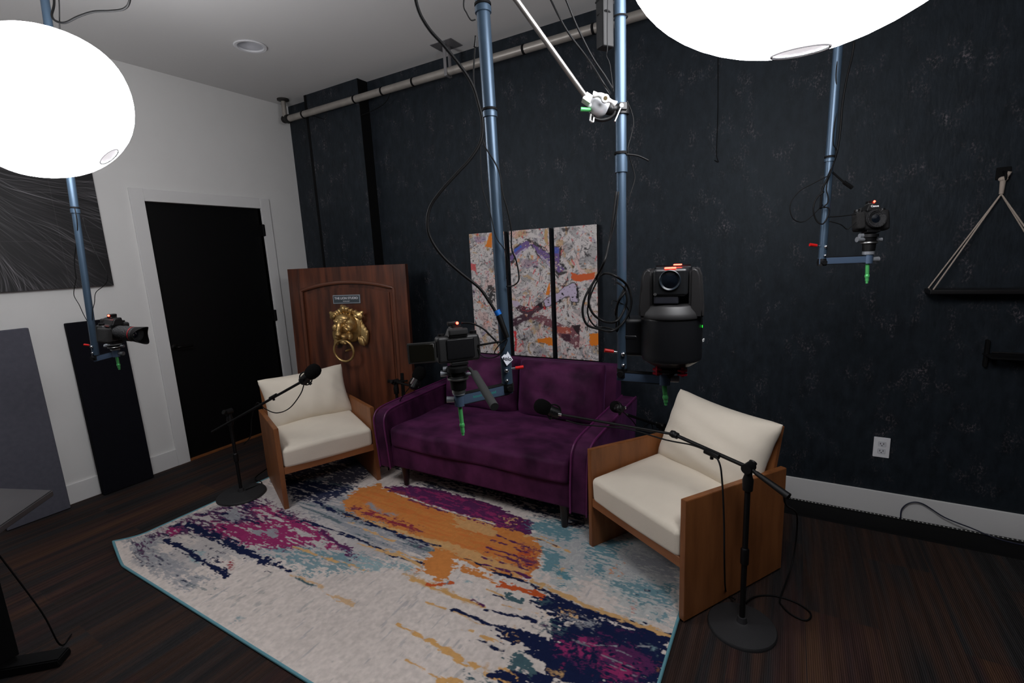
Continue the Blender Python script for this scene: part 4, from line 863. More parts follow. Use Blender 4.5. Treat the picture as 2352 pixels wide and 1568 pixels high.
# ================================================================== LANTERNS
FAB = mat('glowing_fabric', (252, 252, 255), .8, emis=LANTERN)
SEAM = mat('grey_seam', (120, 118, 120), .8)
def lantern(c, axis, R, q, label, portr):
    axis = Vector(axis).normalized(); x, y, a = basis(axis); t = thing('lantern_softbox', label, 'softbox lamp', c, group='two glowing white lantern softboxes')
    c = Vector(c); b = B(); n = 64; m = 26; rows = []
    for i in range(m + 1):
        ph = PI * i / m
        ph = .145 + (PI - .29) * i / m
        r = math.sin(ph); h = math.cos(ph) * q
        row = []
        for k in range(n):
            th = 2 * PI * k / n; s = 1 - .028 * abs(math.sin(th * 4)) ** 1.0 * r * (1)   # fabric pulled flat between eight ribs
            row.append(b.verts.new(c - a * h * R + (x * math.cos(th) + y * math.sin(th)) * r * R * s))
        rows.append(row)
    for i in range(m):
        for k in range(n): b.faces.new((rows[i][k], rows[i][(k + 1) % n], rows[i + 1][(k + 1) % n], rows[i + 1][k]))
    obj('fabric_shell', b, FAB, t, ang=180)
    hB = -math.cos(PI - .145) * q * R; rB = math.sin(.145) * R
    b = B(); ring(b, c + a * hB, a, rB, .0022, 48, 6); obj('port_ring', b, SEAM, t)
    b = B(); lathe(b, [(0, 0), (rB, .0)], c + a * (hB - .003), a, 40, cap=False); obj('bottom_cap', b, mat('cap_fabric', (236, 232, 236), .8, emis=.8), t)
    # fixture behind the shell
    b = B(); lathe(b, [(rB + .02, -hB + .01), (rB + .03, -hB - .02), (.055, -hB - .05), (.055, -hB - .20), (.03, -hB - .21)], c, a, 28); obj('speed_ring', b, BLACK, t)
    b = B(); p = c - a * (hB + .14); tube(b, [p, (p.x, p.y, CH)], .010, 10, smooth=False); lathe(b, [(.04, 0), (.04, -.01), (.012, -.02)], (p.x, p.y, CH), (0, 0, 1), 20); obj('hanging_rod', b, BLACK, t)
    return t
LC = at(106, 240, 1.75); LR = at(1868, -284, .74)
lantern(LC, (.40, .54, -.75), .280, .86, 'glowing white fabric lantern at the upper left, in front of the mane picture', .05)
lantern(LR, (-.02, .15, -1), .305, .80, 'glowing white fabric lantern at the top right, cut off by the frame', .05)

# ================================================================== CAMERA SUPPORT POLES
def pole_pts(px, py, t, px1, py1):
    p0 = at(px, py, t); q = above(p0.x, p0.y, py1); dep = float(-(M[2] @ (np.array(q) - CAM))); p1 = at(px1, py1, dep)
    d = p1 - p0; top = p0 + d * ((CH - p0.z) / d.z); return p0, top
KNOB = mat('satin_knob', (150, 154, 160), .3, metal=.5)
def support_pole(label, bottom, topp, arm_to, r, joints, lever_side, group='ceiling-hung camera poles', pin=.085, armh=.026, flip=1, ch=.036, atop=.006):
    p0, p1 = pole_pts(*bottom, *topp); t = thing('camera_pole', label, 'camera pole', p1, group=group); d = (p1 - p0).normalized(); Ln = (p1 - p0).length
    zs = [0] + [above(p0.x, p0.y, j).z - p0.z for j in joints] + [Ln]
    zs = [min(z, Ln) for z in zs]
    for i in range(len(zs) - 1):
        if zs[i + 1] - zs[i] < .01: continue
        rr = r * (1 + .09 * i); b = B(); cyl(b, p0 + d * zs[i], p0 + d * zs[i + 1], rr, n=24); obj('tube', b, STEEL, t)
        if i:
            b = B(); lathe(b, [(rr * .99, -.0), (rr + .0022, .001), (rr + .0022, ch), (rr * .99, ch + .002)], p0 + d * zs[i], d, 24); cc = obj('collar', b, STEEL, t)
            b = B(); lathe(b, [(rr + .0008, ch + .003), (rr + .0026, ch + .004), (rr + .0026, ch + .009), (rr + .0008, ch + .010)], p0 + d * zs[i], d, 24); obj('band', b, MATTE, t)
    b = B(); lathe(b, [(.06, 0), (.06, -.008), (r * 1.6, -.02), (r * 1.6, -.05)], (p1.x, p1.y, CH), (0, 0, 1), 28); obj('ceiling_flange', b, BLACK, t)
    # foot: yoke, bolt, arm
    e = Vector(arm_to); u = e - p0; u.z *= 1; un = u.normalized(); L_ = u.length
    wv = un.cross(Vector((0, 0, 1))).normalized(); up = wv.cross(un)
    b = B(); cyl(b, p0 - d * .012, p0 + d * .012, r * 1.12, n=24); cyl(b, p0 - wv * (r + .012), p0 + wv * (r + .012), .008, n=16); obj('hinge', b, BLACK, t)
    b = B(); mxa = Matrix([[un[i], wv[i], up[i], p0[i]] for i in range(3)] + [[0, 0, 0, 1]]); box(b, (-.012, -.010, atop - armh), (L_ + .004, .010, atop), .002, 2, mxa); arm_ = obj('arm', b, BAR, t, label='flat blue-grey swing arm')
    b = B(); box(b, (.0, -.0108, atop - armh - .0012), (L_ - .01, .0108, atop - armh + .0005), .0005, 1, mxa); box(b, (0, -.0108, atop - .0005), (L_ - .01, .0108, atop + .0015), .0005, 1, mxa); obj('arm_edging', b, MATTE, arm_)
    b = B(); P = p0 + d * .05; ell(b, P + wv * 0 + Vector(M[2]) * (r + .003), (.006, .006, .006)); ell(b, p0 + d * .02 + Vector(M[2]) * (r + .003), (.005, .005, .005)); obj('bolt', b, CHROME, t, ang=180)
    Rt = Vector(M[0]) * lever_side; b = B(); cyl(b, p0 + d * .055 + Rt * r * .8, p0 + d * .057 + Rt * (r + .012), .0028, n=10); obj('lever_stem', b, CHROME, t)
    b = B(); cyl(b, p0 + d * .057 + Rt * (r + .010), p0 + d * .060 + Rt * (r + .034), .0048, .0055, n=12); obj('locking_lever', b, RED, t, label='red locking lever')
    # spigot and green pin under the far end
    b = B(); q = e + Vector((0, 0, atop - armh / 2)); cyl(b, q + Vector((0, 0, .020)), q + Vector((0, 0, -armh * .62)), .0145, n=20); obj('socket', b, BAR, t)
    b = B(); cyl(b, q + Vector((0, 0, .016)), q + Vector((0, 0, .026)), .018, n=20); cyl(b, q + Rt * -.014, q + Rt * -.036, .008, .009, n=14); obj('clamp_knob', b, KNOB, t)
    b = B(); g0 = q + Vector((0, 0, -armh * .62)); sw = Vector((random.uniform(-.003, .003), random.uniform(-.003, .003), 0)) + Vector(M[0]) * .002 * flip
    cyl(b, g0, g0 + Vector((0, 0, -pin)) + sw, .0062, .0056, n=16); ell(b, g0 + Vector((0, 0, -pin * .72)) + sw * .72, (.0076, .0076, .010)); cyl(b, g0 + Vector((0, 0, -pin)) + sw, g0 + Vector((0, 0, -pin - .008)) + sw, .004, n=12); obj('safety_pin', b, GREEN, t, label='green pin')
    return t, p0, p1, e
random.seed(5)
# head shapes that carry the cameras (part of the pole)
def pan_head(t, base, top, r=.026):
    h = top.z - base.z; b = B(); lathe(b, [(r * .62, 0), (r * .62, h * .14), (r * .8, h * .16), (r * .86, h * .5), (r * 1.05, h * .52), (r * 1.05, h * .62), (r * .8, h * .66), (r * .9, h * .82), (r * 1.1, h * .84), (r * 1.1, h * .995)], base, (0, 0, 1), 24)
    hd = obj('pan_head', b, BLACK, t)
    R1 = Vector(M[0]); b = B(); lathe(b, [(r * .7, h * .02), (r * .7, h * .13)], base, (0, 0, 1), 24); obj('metal_ring', b, ALU, hd); b = B(); lathe(b, [(r * 1.07, h * .53), (r * 1.09, h * .57), (r * 1.07, h * .60)], base, (0, 0, 1), 24); obj('metal_ring', b, ALU, hd)
    c = base + Vector((0, 0, h * .72)); c2_ = base + Vector((0, 0, h * .9))
    for pa, pb_, ra_, rb_ in ((c - R1 * r * .8, c - R1 * (r + .020), .006, .009), (c + R1 * r * .8, c + R1 * (r + .018), .004, .0065), (c2_ - R1 * r, c2_ - R1 * (r + .012), .008, .008)): b = B(); cyl(b, pa, pb_, ra_, rb_, n=14); obj('head_knob', b, KNOB, hd)
    return hd

# ---- camera bodies (local: x right seen from behind, -y forward ... lens points to -y)
RINGS = mat('lens_ring_rubber', (22, 22, 24), .7, bump=.5, bscale=200)
BODY = mat('camera_body', (20, 20, 21), .5, bump=.15, bscale=500)
def mirrorless(label, loc, fwd, roll=0, lens=.05, lensr=.034, hood=False, screen=None, tally=(0, .01), red_ring=False, brand=False, plate=True):
    f = Vector(fwd).normalized(); xx = f.cross(Vector((0, 0, 1))).normalized() * -1      # local x: to the camera's own right-hand viewer-left when seen from front
    zz = f.cross(xx) * 1; zz = xx.cross(-f); R = Matrix([[xx[i], -f[i], zz[i]] for i in range(3)])
    t = thing('photo_camera', label, 'camera', loc, R, group='small mirrorless cameras on the poles')
    P = lambda n, bm, m, par=None, **k: obj(n, bm, m, par or t, local=True, **k)
    b = B(); box(b, (-.066, -.022, 0), (.066, .022, .082), .010, 4); P('body', b, BODY)
    b = B(); box(b, (-.072, -.042, .004), (-.040, .01, .074), .011, 4); P('grip', b, mat('grip_rubber', (26, 25, 25), .75, bump=.6, bscale=700))
    b = B(); prism(b, [(-.032, .076), (-.020, .104), (-.012, .108), (.012, .108), (.020, .104), (.032, .076)], (0, -.030, 0), (1, 0, 0), (0, 0, 1), (0, .058, 0)); bmesh.ops.bevel(b, geom=b.edges[:], offset=.004, segments=3, affect='EDGES'); P('viewfinder_hump', b, BODY)
    for pa, pb_, ra_ in (((-.052, 0, .080), (-.052, 0, .090), .011), ((.048, 0, .080), (.048, 0, .089), .010), ((-.056, -.03, .072), (-.056, -.032, .080), .007)): b = B(); cyl(b, pa, pb_, ra_, n=20); P('dial', b, BLACK)
    b = B(); L_ = lens; r = lensr
    prof = [(r * .95, 0), (r * 1.0, .006), (r * .96, .012), (r * .98, L_ * .35), (r * 1.02, L_ * .37), (r * 1.02, L_ * .72), (r * .98, L_ * .75), (r * 1.0, L_), (r * .86, L_), (r * .6, L_ - .008), (r * .3, L_ - .012)]
    lathe(b, prof, (0, -.020, .042), (0, -1, 0), 36, cap=False); ln = P('lens', b, RINGS)
    b = B(); lathe(b, [(0.0, L_ - .006), (r * .35, L_ - .008), (r * .58, L_ - .0115)], (0, -.020, .042), (0, -1, 0), 30, cap=False); P('front_glass', b, GLASS, ln)
    if red_ring:
        b = B(); lathe(b, [(r * 1.03, L_ * .80), (r * 1.035, L_ * .81), (r * 1.035, L_ * .825), (r * 1.03, L_ * .835)], (0, -.020, .042), (0, -1, 0), 36, cap=False); P('red_ring', b, mat('lens_red_line', (160, 24, 34), .4), ln)
    if hood:
        b = B(); n = 48; R0 = []; 
        for rr_, sg in ((r * 1.02, 1), (r * .96, 0)):
            a0 = [b.verts.new((rr_ * math.cos(2 * PI * k / n), -.020 - L_ + .004, .042 + rr_ * math.sin(2 * PI * k / n))) for k in range(n)]
            a1 = [b.verts.new((rr_ * 1.16 * math.cos(2 * PI * k / n), -.020 - L_ - .030 - .016 * math.cos(4 * PI * k / n) * -1, .042 + rr_ * 1.16 * math.sin(2 * PI * k / n))) for k in range(n)]
            R0.append((a0, a1))
            for k in range(n): b.faces.new((a0[k], a0[(k + 1) % n], a1[(k + 1) % n], a1[k]))
        for q in (0, 1):
            for k in range(n): b.faces.new((R0[0][q][k], R0[0][q][(k + 1) % n], R0[1][q][(k + 1) % n], R0[1][q][k]))
        P('lens_hood', b, MATTE, ln, ang=50)
    b = B(); box(b, (-.014, -.012, .108), (.014, .012, .1125), .001, 1); hs = P('hot_shoe', b, ALU if brand else BLACK)
    b = B(); box(b, (tally[0] - .016, -.008, .112), (tally[0] + .016, .012, .124), .003, 2); tl = P('tally_box', b, BLACK)
    b = B(); ell(b, (tally[0] + tally[1], tally[2] if len(tally) > 2 else -.009, .119), (.0042, .0042, .0042)); P('tally_light', b, REDLED, tl, ang=180, label='red tally light')
    b = B(); box(b, (-.047, .021, .012), (.038, .0255, .072), .004, 2); P('rear_screen' if not screen else 'screen_recess', b, mat('screen_black', (18, 18, 20), .3))
    if screen:
        b = B(); mx = Matrix.Translation((.066, .022, .040)) @ Matrix.Rotation(math.radians(screen), 4, 'Z'); box(b, (0.004, -.004, -.031), (.088, .004, .031), .003, 2, mx); fs_ = P('flip_screen', b, mat('screen_frame', (34, 34, 33), .4))
        b = B(); box(b, (.010, .0035, -.026), (.082, .0048, .026), .001, 1, mx); P('display', b, mat('display_dark', (20, 19, 14), .15), fs_)
    b = B(); box(b, (-.03, .018, .083), (.03, .034, .104), .006, 3); P('eyecup', b, mat('eyecup_rubber', (12, 12, 13), .8))
    b = B(); box(b, (.060, -.012, .02), (.070, .014, .070), .003, 2); pf = P('port_cover', b, BLACK)
    if plate: b = B(); box(b, (-.026, -.022, -.010), (.026, .022, .001), .002, 2); P('quick_release_plate', b, BLACK)
    if brand:
        b = B(); box(b, (-.018, -.0315, .090), (.018, -.0295, .100), .001, 1); P('badge', b, mat('badge_black', (24, 24, 26), .4))
        W_ = WM[t]; text_part('brand_lettering', 'Canon', .0115, W_ @ Vector((0, -.0325, .0945)), (W_ @ Vector((1, 0, 0))) - (W_ @ Vector((0, 0, 0))), (W_ @ Vector((0, 0, 1))) - (W_ @ Vector((0, 0, 0))), mat('badge_white', (235, 235, 235), .5, emis=0), t, bold=.0004)
    return t
# pole 1, in front of the canvases
e1 = at(1055, 913, 1.36)
t1, p10, p11, e1 = support_pole('pole in front of the collage canvases, white sticker near its foot', (1166, 888, 1.40), (1108, 0), e1, .0162, (270, 30), 1, pin=.082, ch=.014, armh=.030, atop=.010)
hd1 = pan_head(t1, e1 + Vector((0, 0, .015)), at(1052, 838, 1.36), .028)
b = B(); tube(b, [at(1078, 846, 1.33), at(1092, 862, 1.26)], .005, 8, smooth=False); tube(b, [at(1090, 858, 1.27), at(1136, 934, 1.12)], .0105, 14, smooth=False); obj('pan_handle', b, mat('handle_rubber', (30, 32, 31), .85), t1, label='black rubber pan handle')
da_ = (p10 - e1).normalized()
for px_, py_, tx_ in ((1097, 909, 'boom'), (1133, 901, 'pod')): text_part('arm_lettering', tx_, .011, at(px_, py_, 1.338), da_, Up, mat('teal_print', (20, 150, 130), .5), t1)
# sticker on the pole
dpl = (p11 - p10).normalized(); sp = at(1165, 823, 1.367); b = B()
cu = [(-.017, .0), (0, .021), (.017, .0), (0, -.021)]
sx = Rv * math.cos(.18) + Uv * -math.sin(.18); sy = Uv * math.cos(.18) + Rv * math.sin(.18)
prism(b, [(-.0165, .004), (.001, .021), (.0165, -.004), (-.001, -.021)], sp, Rv, Uv, Bv * .0006); st = obj('sticker', b, mat('white_sticker', (225, 228, 238), .6), t1, label='white diamond sticker with handwriting')
text_part('handwriting', 'solo', .0155, sp + Bv * .0012 + Uv * -.0005, Rv * 1 - Uv * .12, Uv, mat('marker_ink', (30, 34, 48), .6), st, bold=.0003)
cam1 = mirrorless('camera seen from behind, side screen flipped out, on the pole before the canvases', at(1053, 829, 1.36), (-Bv - Rv * .35 - Up * (-Bv).z - Up * .05), lens=.06, screen=-12, tally=(0.010, -.012, .014)); cam1.scale = (.93, .93, .93)
print('pole1', p10, p11)
# pole 2 with the large pan-tilt camera
e2 = at(1526, 862, 1.22)
t2, p20, p21, e2 = support_pole('straight pole behind the chrome clamp, carrying the large pan-tilt camera', (1429, 855, 1.27), (1424, 0), e2, .0125, (397,), -1, pin=.048, ch=.040, armh=.024, atop=.003)
# pole 3 in the right half
e3_ = at(1993, 598, 1.62)
t3, p30, p31, e3_ = support_pole('right-hand pole below the top right lantern, alone on the bare dark wall', (1888, 602, 1.65), (1925, 110), e3_, .0125, (372,), -1, pin=.060, ch=.010, armh=.023, atop=.016)
pan_head(t3, e3_ + Vector((0, 0, .022)), at(2000, 537, 1.62), .023)
cam3 = mirrorless('camera facing the viewer on the right-hand pole, red light glowing on top', at(2000, 530, 1.62), (Bv * 1 - Rv * .12), lens=.026, lensr=.037, tally=(.004, .008, -.010), brand=True); cam3.scale = (.80, .80, .82)
# left pole
eL = at(266, 808, 2.24)
tL, pL0, pL1, eL = support_pole('left pole behind the left lantern, thin wires taped to it', (221, 820, 2.25), (103, 0), eL, .0140, (490,), -1, pin=.055, ch=.018)
pan_head(tL, eL + Vector((0, 0, .012)), at(261, 794, 2.20), .026)
cam2 = mirrorless('camera in profile with a long hooded lens on the left pole', at(262, 783, 2.16), (Rv * 1 + Bv * .10 - Uv * .10 + Uv * .0), lens=.100, lensr=.0335, hood=True, red_ring=True, tally=(0.002, -.018, 0.0))

# ---- pan-tilt camera (local -y front)
def ptz(loc, fwd):
    f = Vector(fwd); f.z = 0; f.normalize(); xx = Vector((0, 0, 1)).cross(-f).normalized() * 1
    xx = (-f).cross(Vector((0, 0, 1))); R = Matrix([[xx[i], -f[i], (0, 0, 1)[i]] for i in range(3)])
    t = thing('pan_tilt_camera', 'large black pan-tilt camera with two red lights on top, on the middle pole arm', 'camera', loc, R)
    P = lambda n, bm, m, par=None, **k: obj(n, bm, m, par or t, local=True, **k)
    GR = mat('charcoal_shell', (27, 26, 27), .5); GR2 = mat('dark_shell', (17, 18, 21), .38)
    # base drum with terminal block
    b = B(); lathe(b, [(.052, 0), (.072, .012), (.074, .02), (.074, .098), (.071, .104)], (0, 0, 0), (0, 0, 1), 48); P('base', b, GR2)
    b = B(); box(b, (-.122, -.01, .014), (-.02, .075, .098), .010, 4); box(b, (-.115, -.0115, .054), (-.085, -.009, .061), .001, 1); tb = P('terminal_block', b, GR2)
    b = B(); box(b, (-.070, .02, .010), (.070, .088, .098), .012, 4); P('rear_housing', b, GR2)
    # yoke: sweeping shell with an opening for the head
    b = B(); n = 40; prof = []
    outer = [(-.073, .104), (-.071, .125), (-.066, .150), (-.061, .20), (-.060, .235), (-.052, .256), (-.03, .262), (.03, .262), (.050, .258), (.062, .24), (.066, .20), (.070, .150), (.074, .125), (.075, .104)]
    def depth(z): return .062 + .012 * max(0, (.15 - z) / .05)
    # two uprights + bridge
    for s in (-1, 1):
        pr = [(s * .042, .136), (s * .0425, .250), (s * .052, .258), (s * .063, .250), (s * .069, .232), (s * .073, .18), (s * .076, .130), (s * .076, .106), (s * .0, .106), (s * .0, .130), (s * .036, .130)]
        prism(b, pr if s > 0 else pr[::-1], (0, -.046, 0), (1, 0, 0), (0, 0, 1), (0, .092, 0))
    bmesh.ops.remove_doubles(b, verts=b.verts[:], dist=.0002)
    bmesh.ops.bevel(b, geom=[e for e in b.edges if len(e.link_faces) == 2 and e.calc_face_angle(0) > .8], offset=.006, segments=3, affect='EDGES')
    P('yoke', b, GR)
    b = B(); lathe(b, [(.0755, .104), (.0765, .110), (.074, .122), (.064, .142), (.050, .148)], (0, 0, 0), (0, 0, 1), 48); P('turntable', b, GR)
    b = B(); prism(b, [(.055, .106), (.080, .106), (.076, .19), (.066, .24), (.045, .262), (.03, .262), (.03, .106)], (-.050, 0, 0), (0, 1, 0), (0, 0, 1), (.10, 0, 0)); bmesh.ops.bevel(b, geom=b.edges[:], offset=.008, segments=3, affect='EDGES'); P('rear_shell', b, GR2)
    b = B(); box(b, (-.040, -.060, .172), (.040, .05, .256), .010, 4); h = P('tilt_head', b, mat('head_shell', (24, 25, 27), .35))
    b = B(); box(b, (-.038, -.056, .150), (.020, .03, .174), .004, 2); P('chin', b, mat('chin_grey', (40, 41, 48), .4), h)
    lc = Vector((0, -.060, .216)); b = B(); lathe(b, [(.0245, -.002), (.0248, .003), (.0232, .0042), (.0222, .003), (.018, -.002), (.012, -.004)], lc, (0, -1, 0), 40, cap=False); P('lens_ring', b, mat('ring_blue_black', (22, 30, 38), .35), h)
    b = B(); lathe(b, [(0, .0035), (.012, .002), (.0222, -.001)], lc, (0, -1, 0), 36, cap=False); P('front_glass', b, GLASS, h)
    b = B(); box(b, (-.013, -.060, .2555), (.013, -.046, .2595), .001, 1); P('tally_light', b, REDLED, h, label='red light bar')
    b = B(); box(b, (.002, .010, .262), (.022, .022, .2655), .001, 1); P('tally_light', b, REDLED, h, label='red light bar')
    b = B(); cyl(b, (-.034, -.061, .180), (-.034, -.0595, .180), .004, n=12); P('sensor_dot', b, ALU, h)
    b = B(); box(b, (.0725, -.022, .083), (.0742, -.019, .088)); P('status_light', b, GREENLED, t)
    W_ = WM[t]; o = W_ @ Vector((0, 0, 0)); ang = math.radians(-14)
    text_part('brand_lettering', 'Canon', .017, W_ @ Vector((.0748 * math.cos(ang), .0748 * math.sin(ang) + .012, .062)), W_ @ Vector((-math.sin(ang) * -1 * -1, math.cos(ang), 0)) - o, W_ @ Vector((0, 0, 1)) - o, mat('logo_white', (225, 225, 225), .5), t)
    b = B(); lathe(b, [(.040, -.018), (.040, -.010), (.034, -.008), (.034, 0)], (0, 0, 0), (0, 0, 1), 28); P('mount_plate', b, BLACK)
    for dx in (-.030, .030):
        b = B(); cyl(b, (dx, -.03, -.026), (dx, -.03, -.002), .0045, n=10)
        for dz in (-.012, -.022): cyl(b, (dx, -.03, dz), (dx, -.03, dz + .004), .013, n=6)
        P('thumb_screw', b, mat('red_knob', (150, 20, 40), .35, metal=.4), label='red thumb screw')
    for c in [q for q in bpy.data.objects if q.parent == t] + [q for q in bpy.data.objects if q.parent and q.parent.parent == t]:
        if c.name.split('.')[0] in ('lens_ring', 'front_glass', 'brand_lettering'): continue
        for v in c.data.vertices:
            if v.co.z > .104: v.co.z = .122 + (v.co.z - .104) * .80
            elif v.co.z > 0: v.co.z *= .122 / .104
    return t
pz = at(1541, 834, 1.22)
ptz(pz, (Bv - Rv * .42))
b = B(); e = e2; cyl(b, e, (pz.x, pz.y, pz.z - .016), .016, n=20); obj('mount_riser', b, BLACK, t2)
# ================================================================== MICROPHONES
FOAM = mat('black_foam', (14, 14, 14), .98, bump=.8, bscale=500, spec=.1)
STD = mat('stand_black', (7, 7, 8), .5, spec=.3)
def mic_stand(label, base, z_top, boom, r=.145, clutch=True, sleeve=None, tail=None, base_z=0, twist=0):
    """boom: list of world points from the counterweight end through the clutch to the microphone"""
    t = thing('microphone_stand', label, 'microphone stand', (base[0], base[1], base_z), group='black boom microphone stands')
    o = Vector((base[0], base[1], base_z)); zt = Vector((base[0], base[1], z_top))
    b = B(); lathe(b, [(r, 0), (r, .008), (r * .97, .014), (r * .62, .020), (r * .25, .024), (.020, .028), (.016, .05), (0, .051)], o, (0, 0, 1), 56); obj('round_base', b, mat('cast_iron_base', (34, 34, 36), .6, bump=.15, bscale=300), t)
    b = B(); cyl(b, o + Vector((0, 0, .03)), zt, .0105, n=18); h = z_top - base_z
    lathe(b, [(.0105, .42 * h), (.0155, .43 * h), (.0155, .52 * h), (.0105, .53 * h)], o, (0, 0, 1), 18); obj('upright', b, STD, t)
    b = B(); lathe(b, [(.012, -.075), (.018, -.07), (.020, -.03), (.014, -.01), (.014, .012)], zt, (0, 0, 1), 18)
    bd = (boom[2] - boom[1]).normalized(); sd_ = bd.cross(Vector((0, 0, 1))).normalized()
    cyl(b, zt + Vector((0, 0, .02)) - sd_ * .022, zt + Vector((0, 0, .02)) + sd_ * .022, .019, n=20); cyl(b, zt + Vector((0, 0, .02)) + sd_ * .02, zt + Vector((0, 0, .03)) + sd_ * .035, .013, .015, n=12); obj('clutch', b, STD, t)
    b = B(); tube(b, boom, .0080, 10, smooth=False)
    if tail: cyl(b, boom[0], boom[0] + (boom[1] - boom[0]).normalized() * tail, .0125, .009, n=16)
    obj('boom_arm', b, STD, t)
    if sleeve is not None:
        d = (boom[-1] - boom[-2]).normalized(); b = B(); cyl(b, sleeve - d * .03, sleeve + d * .03, .0115, n=16); cyl(b, sleeve, sleeve - Up * .022, .007, n=10); obj('boom_collar', b, STD, t)
    return t
def mic(label, tip, d, size=.04, bracket=True, disc=False):
    """tip: centre of the foam windscreen, d: pointing direction of the microphone"""
    tip = Vector(tip); d = Vector(d).normalized(); t = thing('microphone', label, 'microphone', tip, group='black foam-covered broadcast microphones')
    x, y, a = basis(d); b = B(); s = size
    prof = [(0, s * 1.15), (s * .45, s * 1.08), (s * .78, s * .85), (s * .97, s * .45), (s, 0), (s * .95, -s * .5), (s * .82, -s * .85), (s * .62, -s * .98), (0, -s)]
    lathe(b, prof, tip, d, 28, cap=False); obj('foam_windscreen', b, FOAM, t, ang=180)
    b = B(); lathe(b, [(s * .60, -s * .9), (s * .66, -s * 1.1), (s * .66, -s * 2.3), (s * .5, -s * 2.5), (s * .25, -s * 2.55), (0, -s * 2.56)], tip, d, 24); obj('body', b, BLACK, t)
    if bracket:
        b = B(); c = tip - d * s * 1.6; ring(b, c, x, s * .95, .004, 24, 6); cyl(b, c - x * s * .9, c + x * s * .9, s * .22, n=14); cyl(b, c - y * s * .6, c - y * s * 1.15, s * .2, n=12); obj('yoke_bracket', b, BLACK, t)
        b = B(); cyl(b, c - x * s * .92, c - x * s * 1.1, s * .28, n=16); obj('bracket_knob', b, CHROME if disc else BLACK, t)
    return t
def cable(label, pts, r=.0032, name='cable', m=None, group=None, cat='cable', n=8):
    b = B(); tube(b, pts, r, n); return obj(name, b, m or RUBBER, label=label, cat=cat, group=group, ang=180)

# left stand, mic reaching over the left armchair
zL = above(1.01, -1.479, 952).z
bl = [at(487, 992, 3.12), at(534, 955, 3.04), at(640, 905, 2.85), at(697, 874, 2.74)]
# keep the boom straight in space
q0, q1 = bl[0], bl[-1]
mic_stand('black round-base boom stand beside the left armchair, at the rug edge', (1.01, -1.479), zL, [q0, q0.lerp(q1, .25), q1], .15, sleeve=at(628, 911, 2.85), base_z=.012)
mic('black foam microphone reaching over the left cream armchair', at(719, 853, 2.70), (q1 - q0).normalized() * .45 + Vector(M[1]) * .35 + Rv * .25, .040)
cable('thin black cable drooping from the microphone over the left armchair', [at(699, 880, 2.72), at(690, 905, 2.73), at(665, 937, 2.78), at(635, 948, 2.83), at(608, 938, 2.9), at(590, 925, 2.95), at(578, 960, 3.0), at(576, 1000, 3.02), at(560, 1020, 3.04)])
b_ = [onz(548, 1133, .03), onz(575, 1102, .006), onz(600, 1090, .006), onz(640, 1060, .006)]
cable('thin black cable running across the carpet from the left stand under the left armchair', [Vector((1.03, -1.46, .045)), Vector((.985, -1.32, .02)), onz(585, 1098, .006), onz(618, 1072, .006), onz(650, 1050, .006)], .003)
# right stand, near
zR = above(4.03, -1.225, 1085).z
zt = Vector((4.03, -1.225, zR + .02))
tR = float(-(M[2] @ (np.array(zt) - CAM)))
jt = at(1547, 997, tR + .24); cw_ = at(1812, 1140, tR - .13)
mt = at(1283, 951, tR + .45)
mic_stand('black round-base boom stand in front of the near armchair, on bare carpet', (4.03, -1.225), zR, [cw_, zt, jt], .127, sleeve=at(1635, 1042, tR + .10), tail=.13)
# second section of the boom
sR = [o for o in bpy.data.objects if o.name.startswith('microphone_stand')][-1]
b = B(); cyl(b, jt - (jt - zt).normalized() * .02, jt + (jt - zt).normalized() * .012, .014, n=14); ell(b, jt, (.016, .016, .016)); tube(b, [jt, mt], .0058, 10, smooth=False); obj('boom_extension', b, STD, sR)
b = B(); cyl(b, mt, mt + (jt - mt).normalized() * .016, .0075, n=14); obj('thread_adapter', b, CHROME, sR)
mic('black foam microphone in front of the sofa\'s right back cushion', at(1246, 934, tR + .46), -Rv * .8 + Uv * .35 + Bv * .1, .036)
cable('black cable strapped along the near boom and hanging to the round base', [at(1300, 965, tR + .42), at(1340, 975, tR + .38), at(1440, 985, tR + .3), at(1530, 1010, tR + .24), at(1590, 1022, tR + .16), at(1632, 1040, tR + .08), at(1652, 1062, tR + .04), at(1659, 1110, tR + .03), at(1663, 1200, tR + .03), at(1664, 1300, tR + .04), onz(1668, 1360, .03), onz(1688, 1376, .03)], .0034)
cable('black cable loop lying on the carpet right of the near boom stand', [onz(1700, 1392, .026), onz(1735, 1370, .006), onz(1780, 1368, .006), onz(1830, 1384, .006), onz(1862, 1408, .006), onz(1852, 1424, .006), onz(1820, 1412, .006), onz(1796, 1390, .006), onz(1793, 1370, .008), Vector((4.205, -.79, .08)), Vector((4.21, -.80, .30)), at(1806, 1160, tR - .05), at(1800, 1138, tR - .10)], .0034)
# stand behind the near armchair, mic seen from behind
P3 = at(1415, 934, 2.55)
s3 = Vector((3.50, -.30, 0)); z3 = above(3.50, -.30, 985).z
mic_stand('black boom stand mostly hidden between the sofa and the near armchair', (3.50, -.30), z3, [Vector((3.60, -.24, z3 - .03)), Vector((3.50, -.30, z3 + .02)), at(1440, 952, 2.62)], .14, base_z=0)
mic('black microphone seen end-on above the sofa\'s right armrest', P3, -Bv * 1 - Rv * .1, .032, disc=True)
cable('thin black cable leaving the microphone above the right armrest', [at(1422, 938, 2.46), at(1436, 950, 2.5), at(1452, 965, 2.6), at(1470, 985, 2.7), Vector((3.46, -.34, .45)), Vector((3.46, -.36, .03)), Vector((3.56, -.42, .016))], .0028)
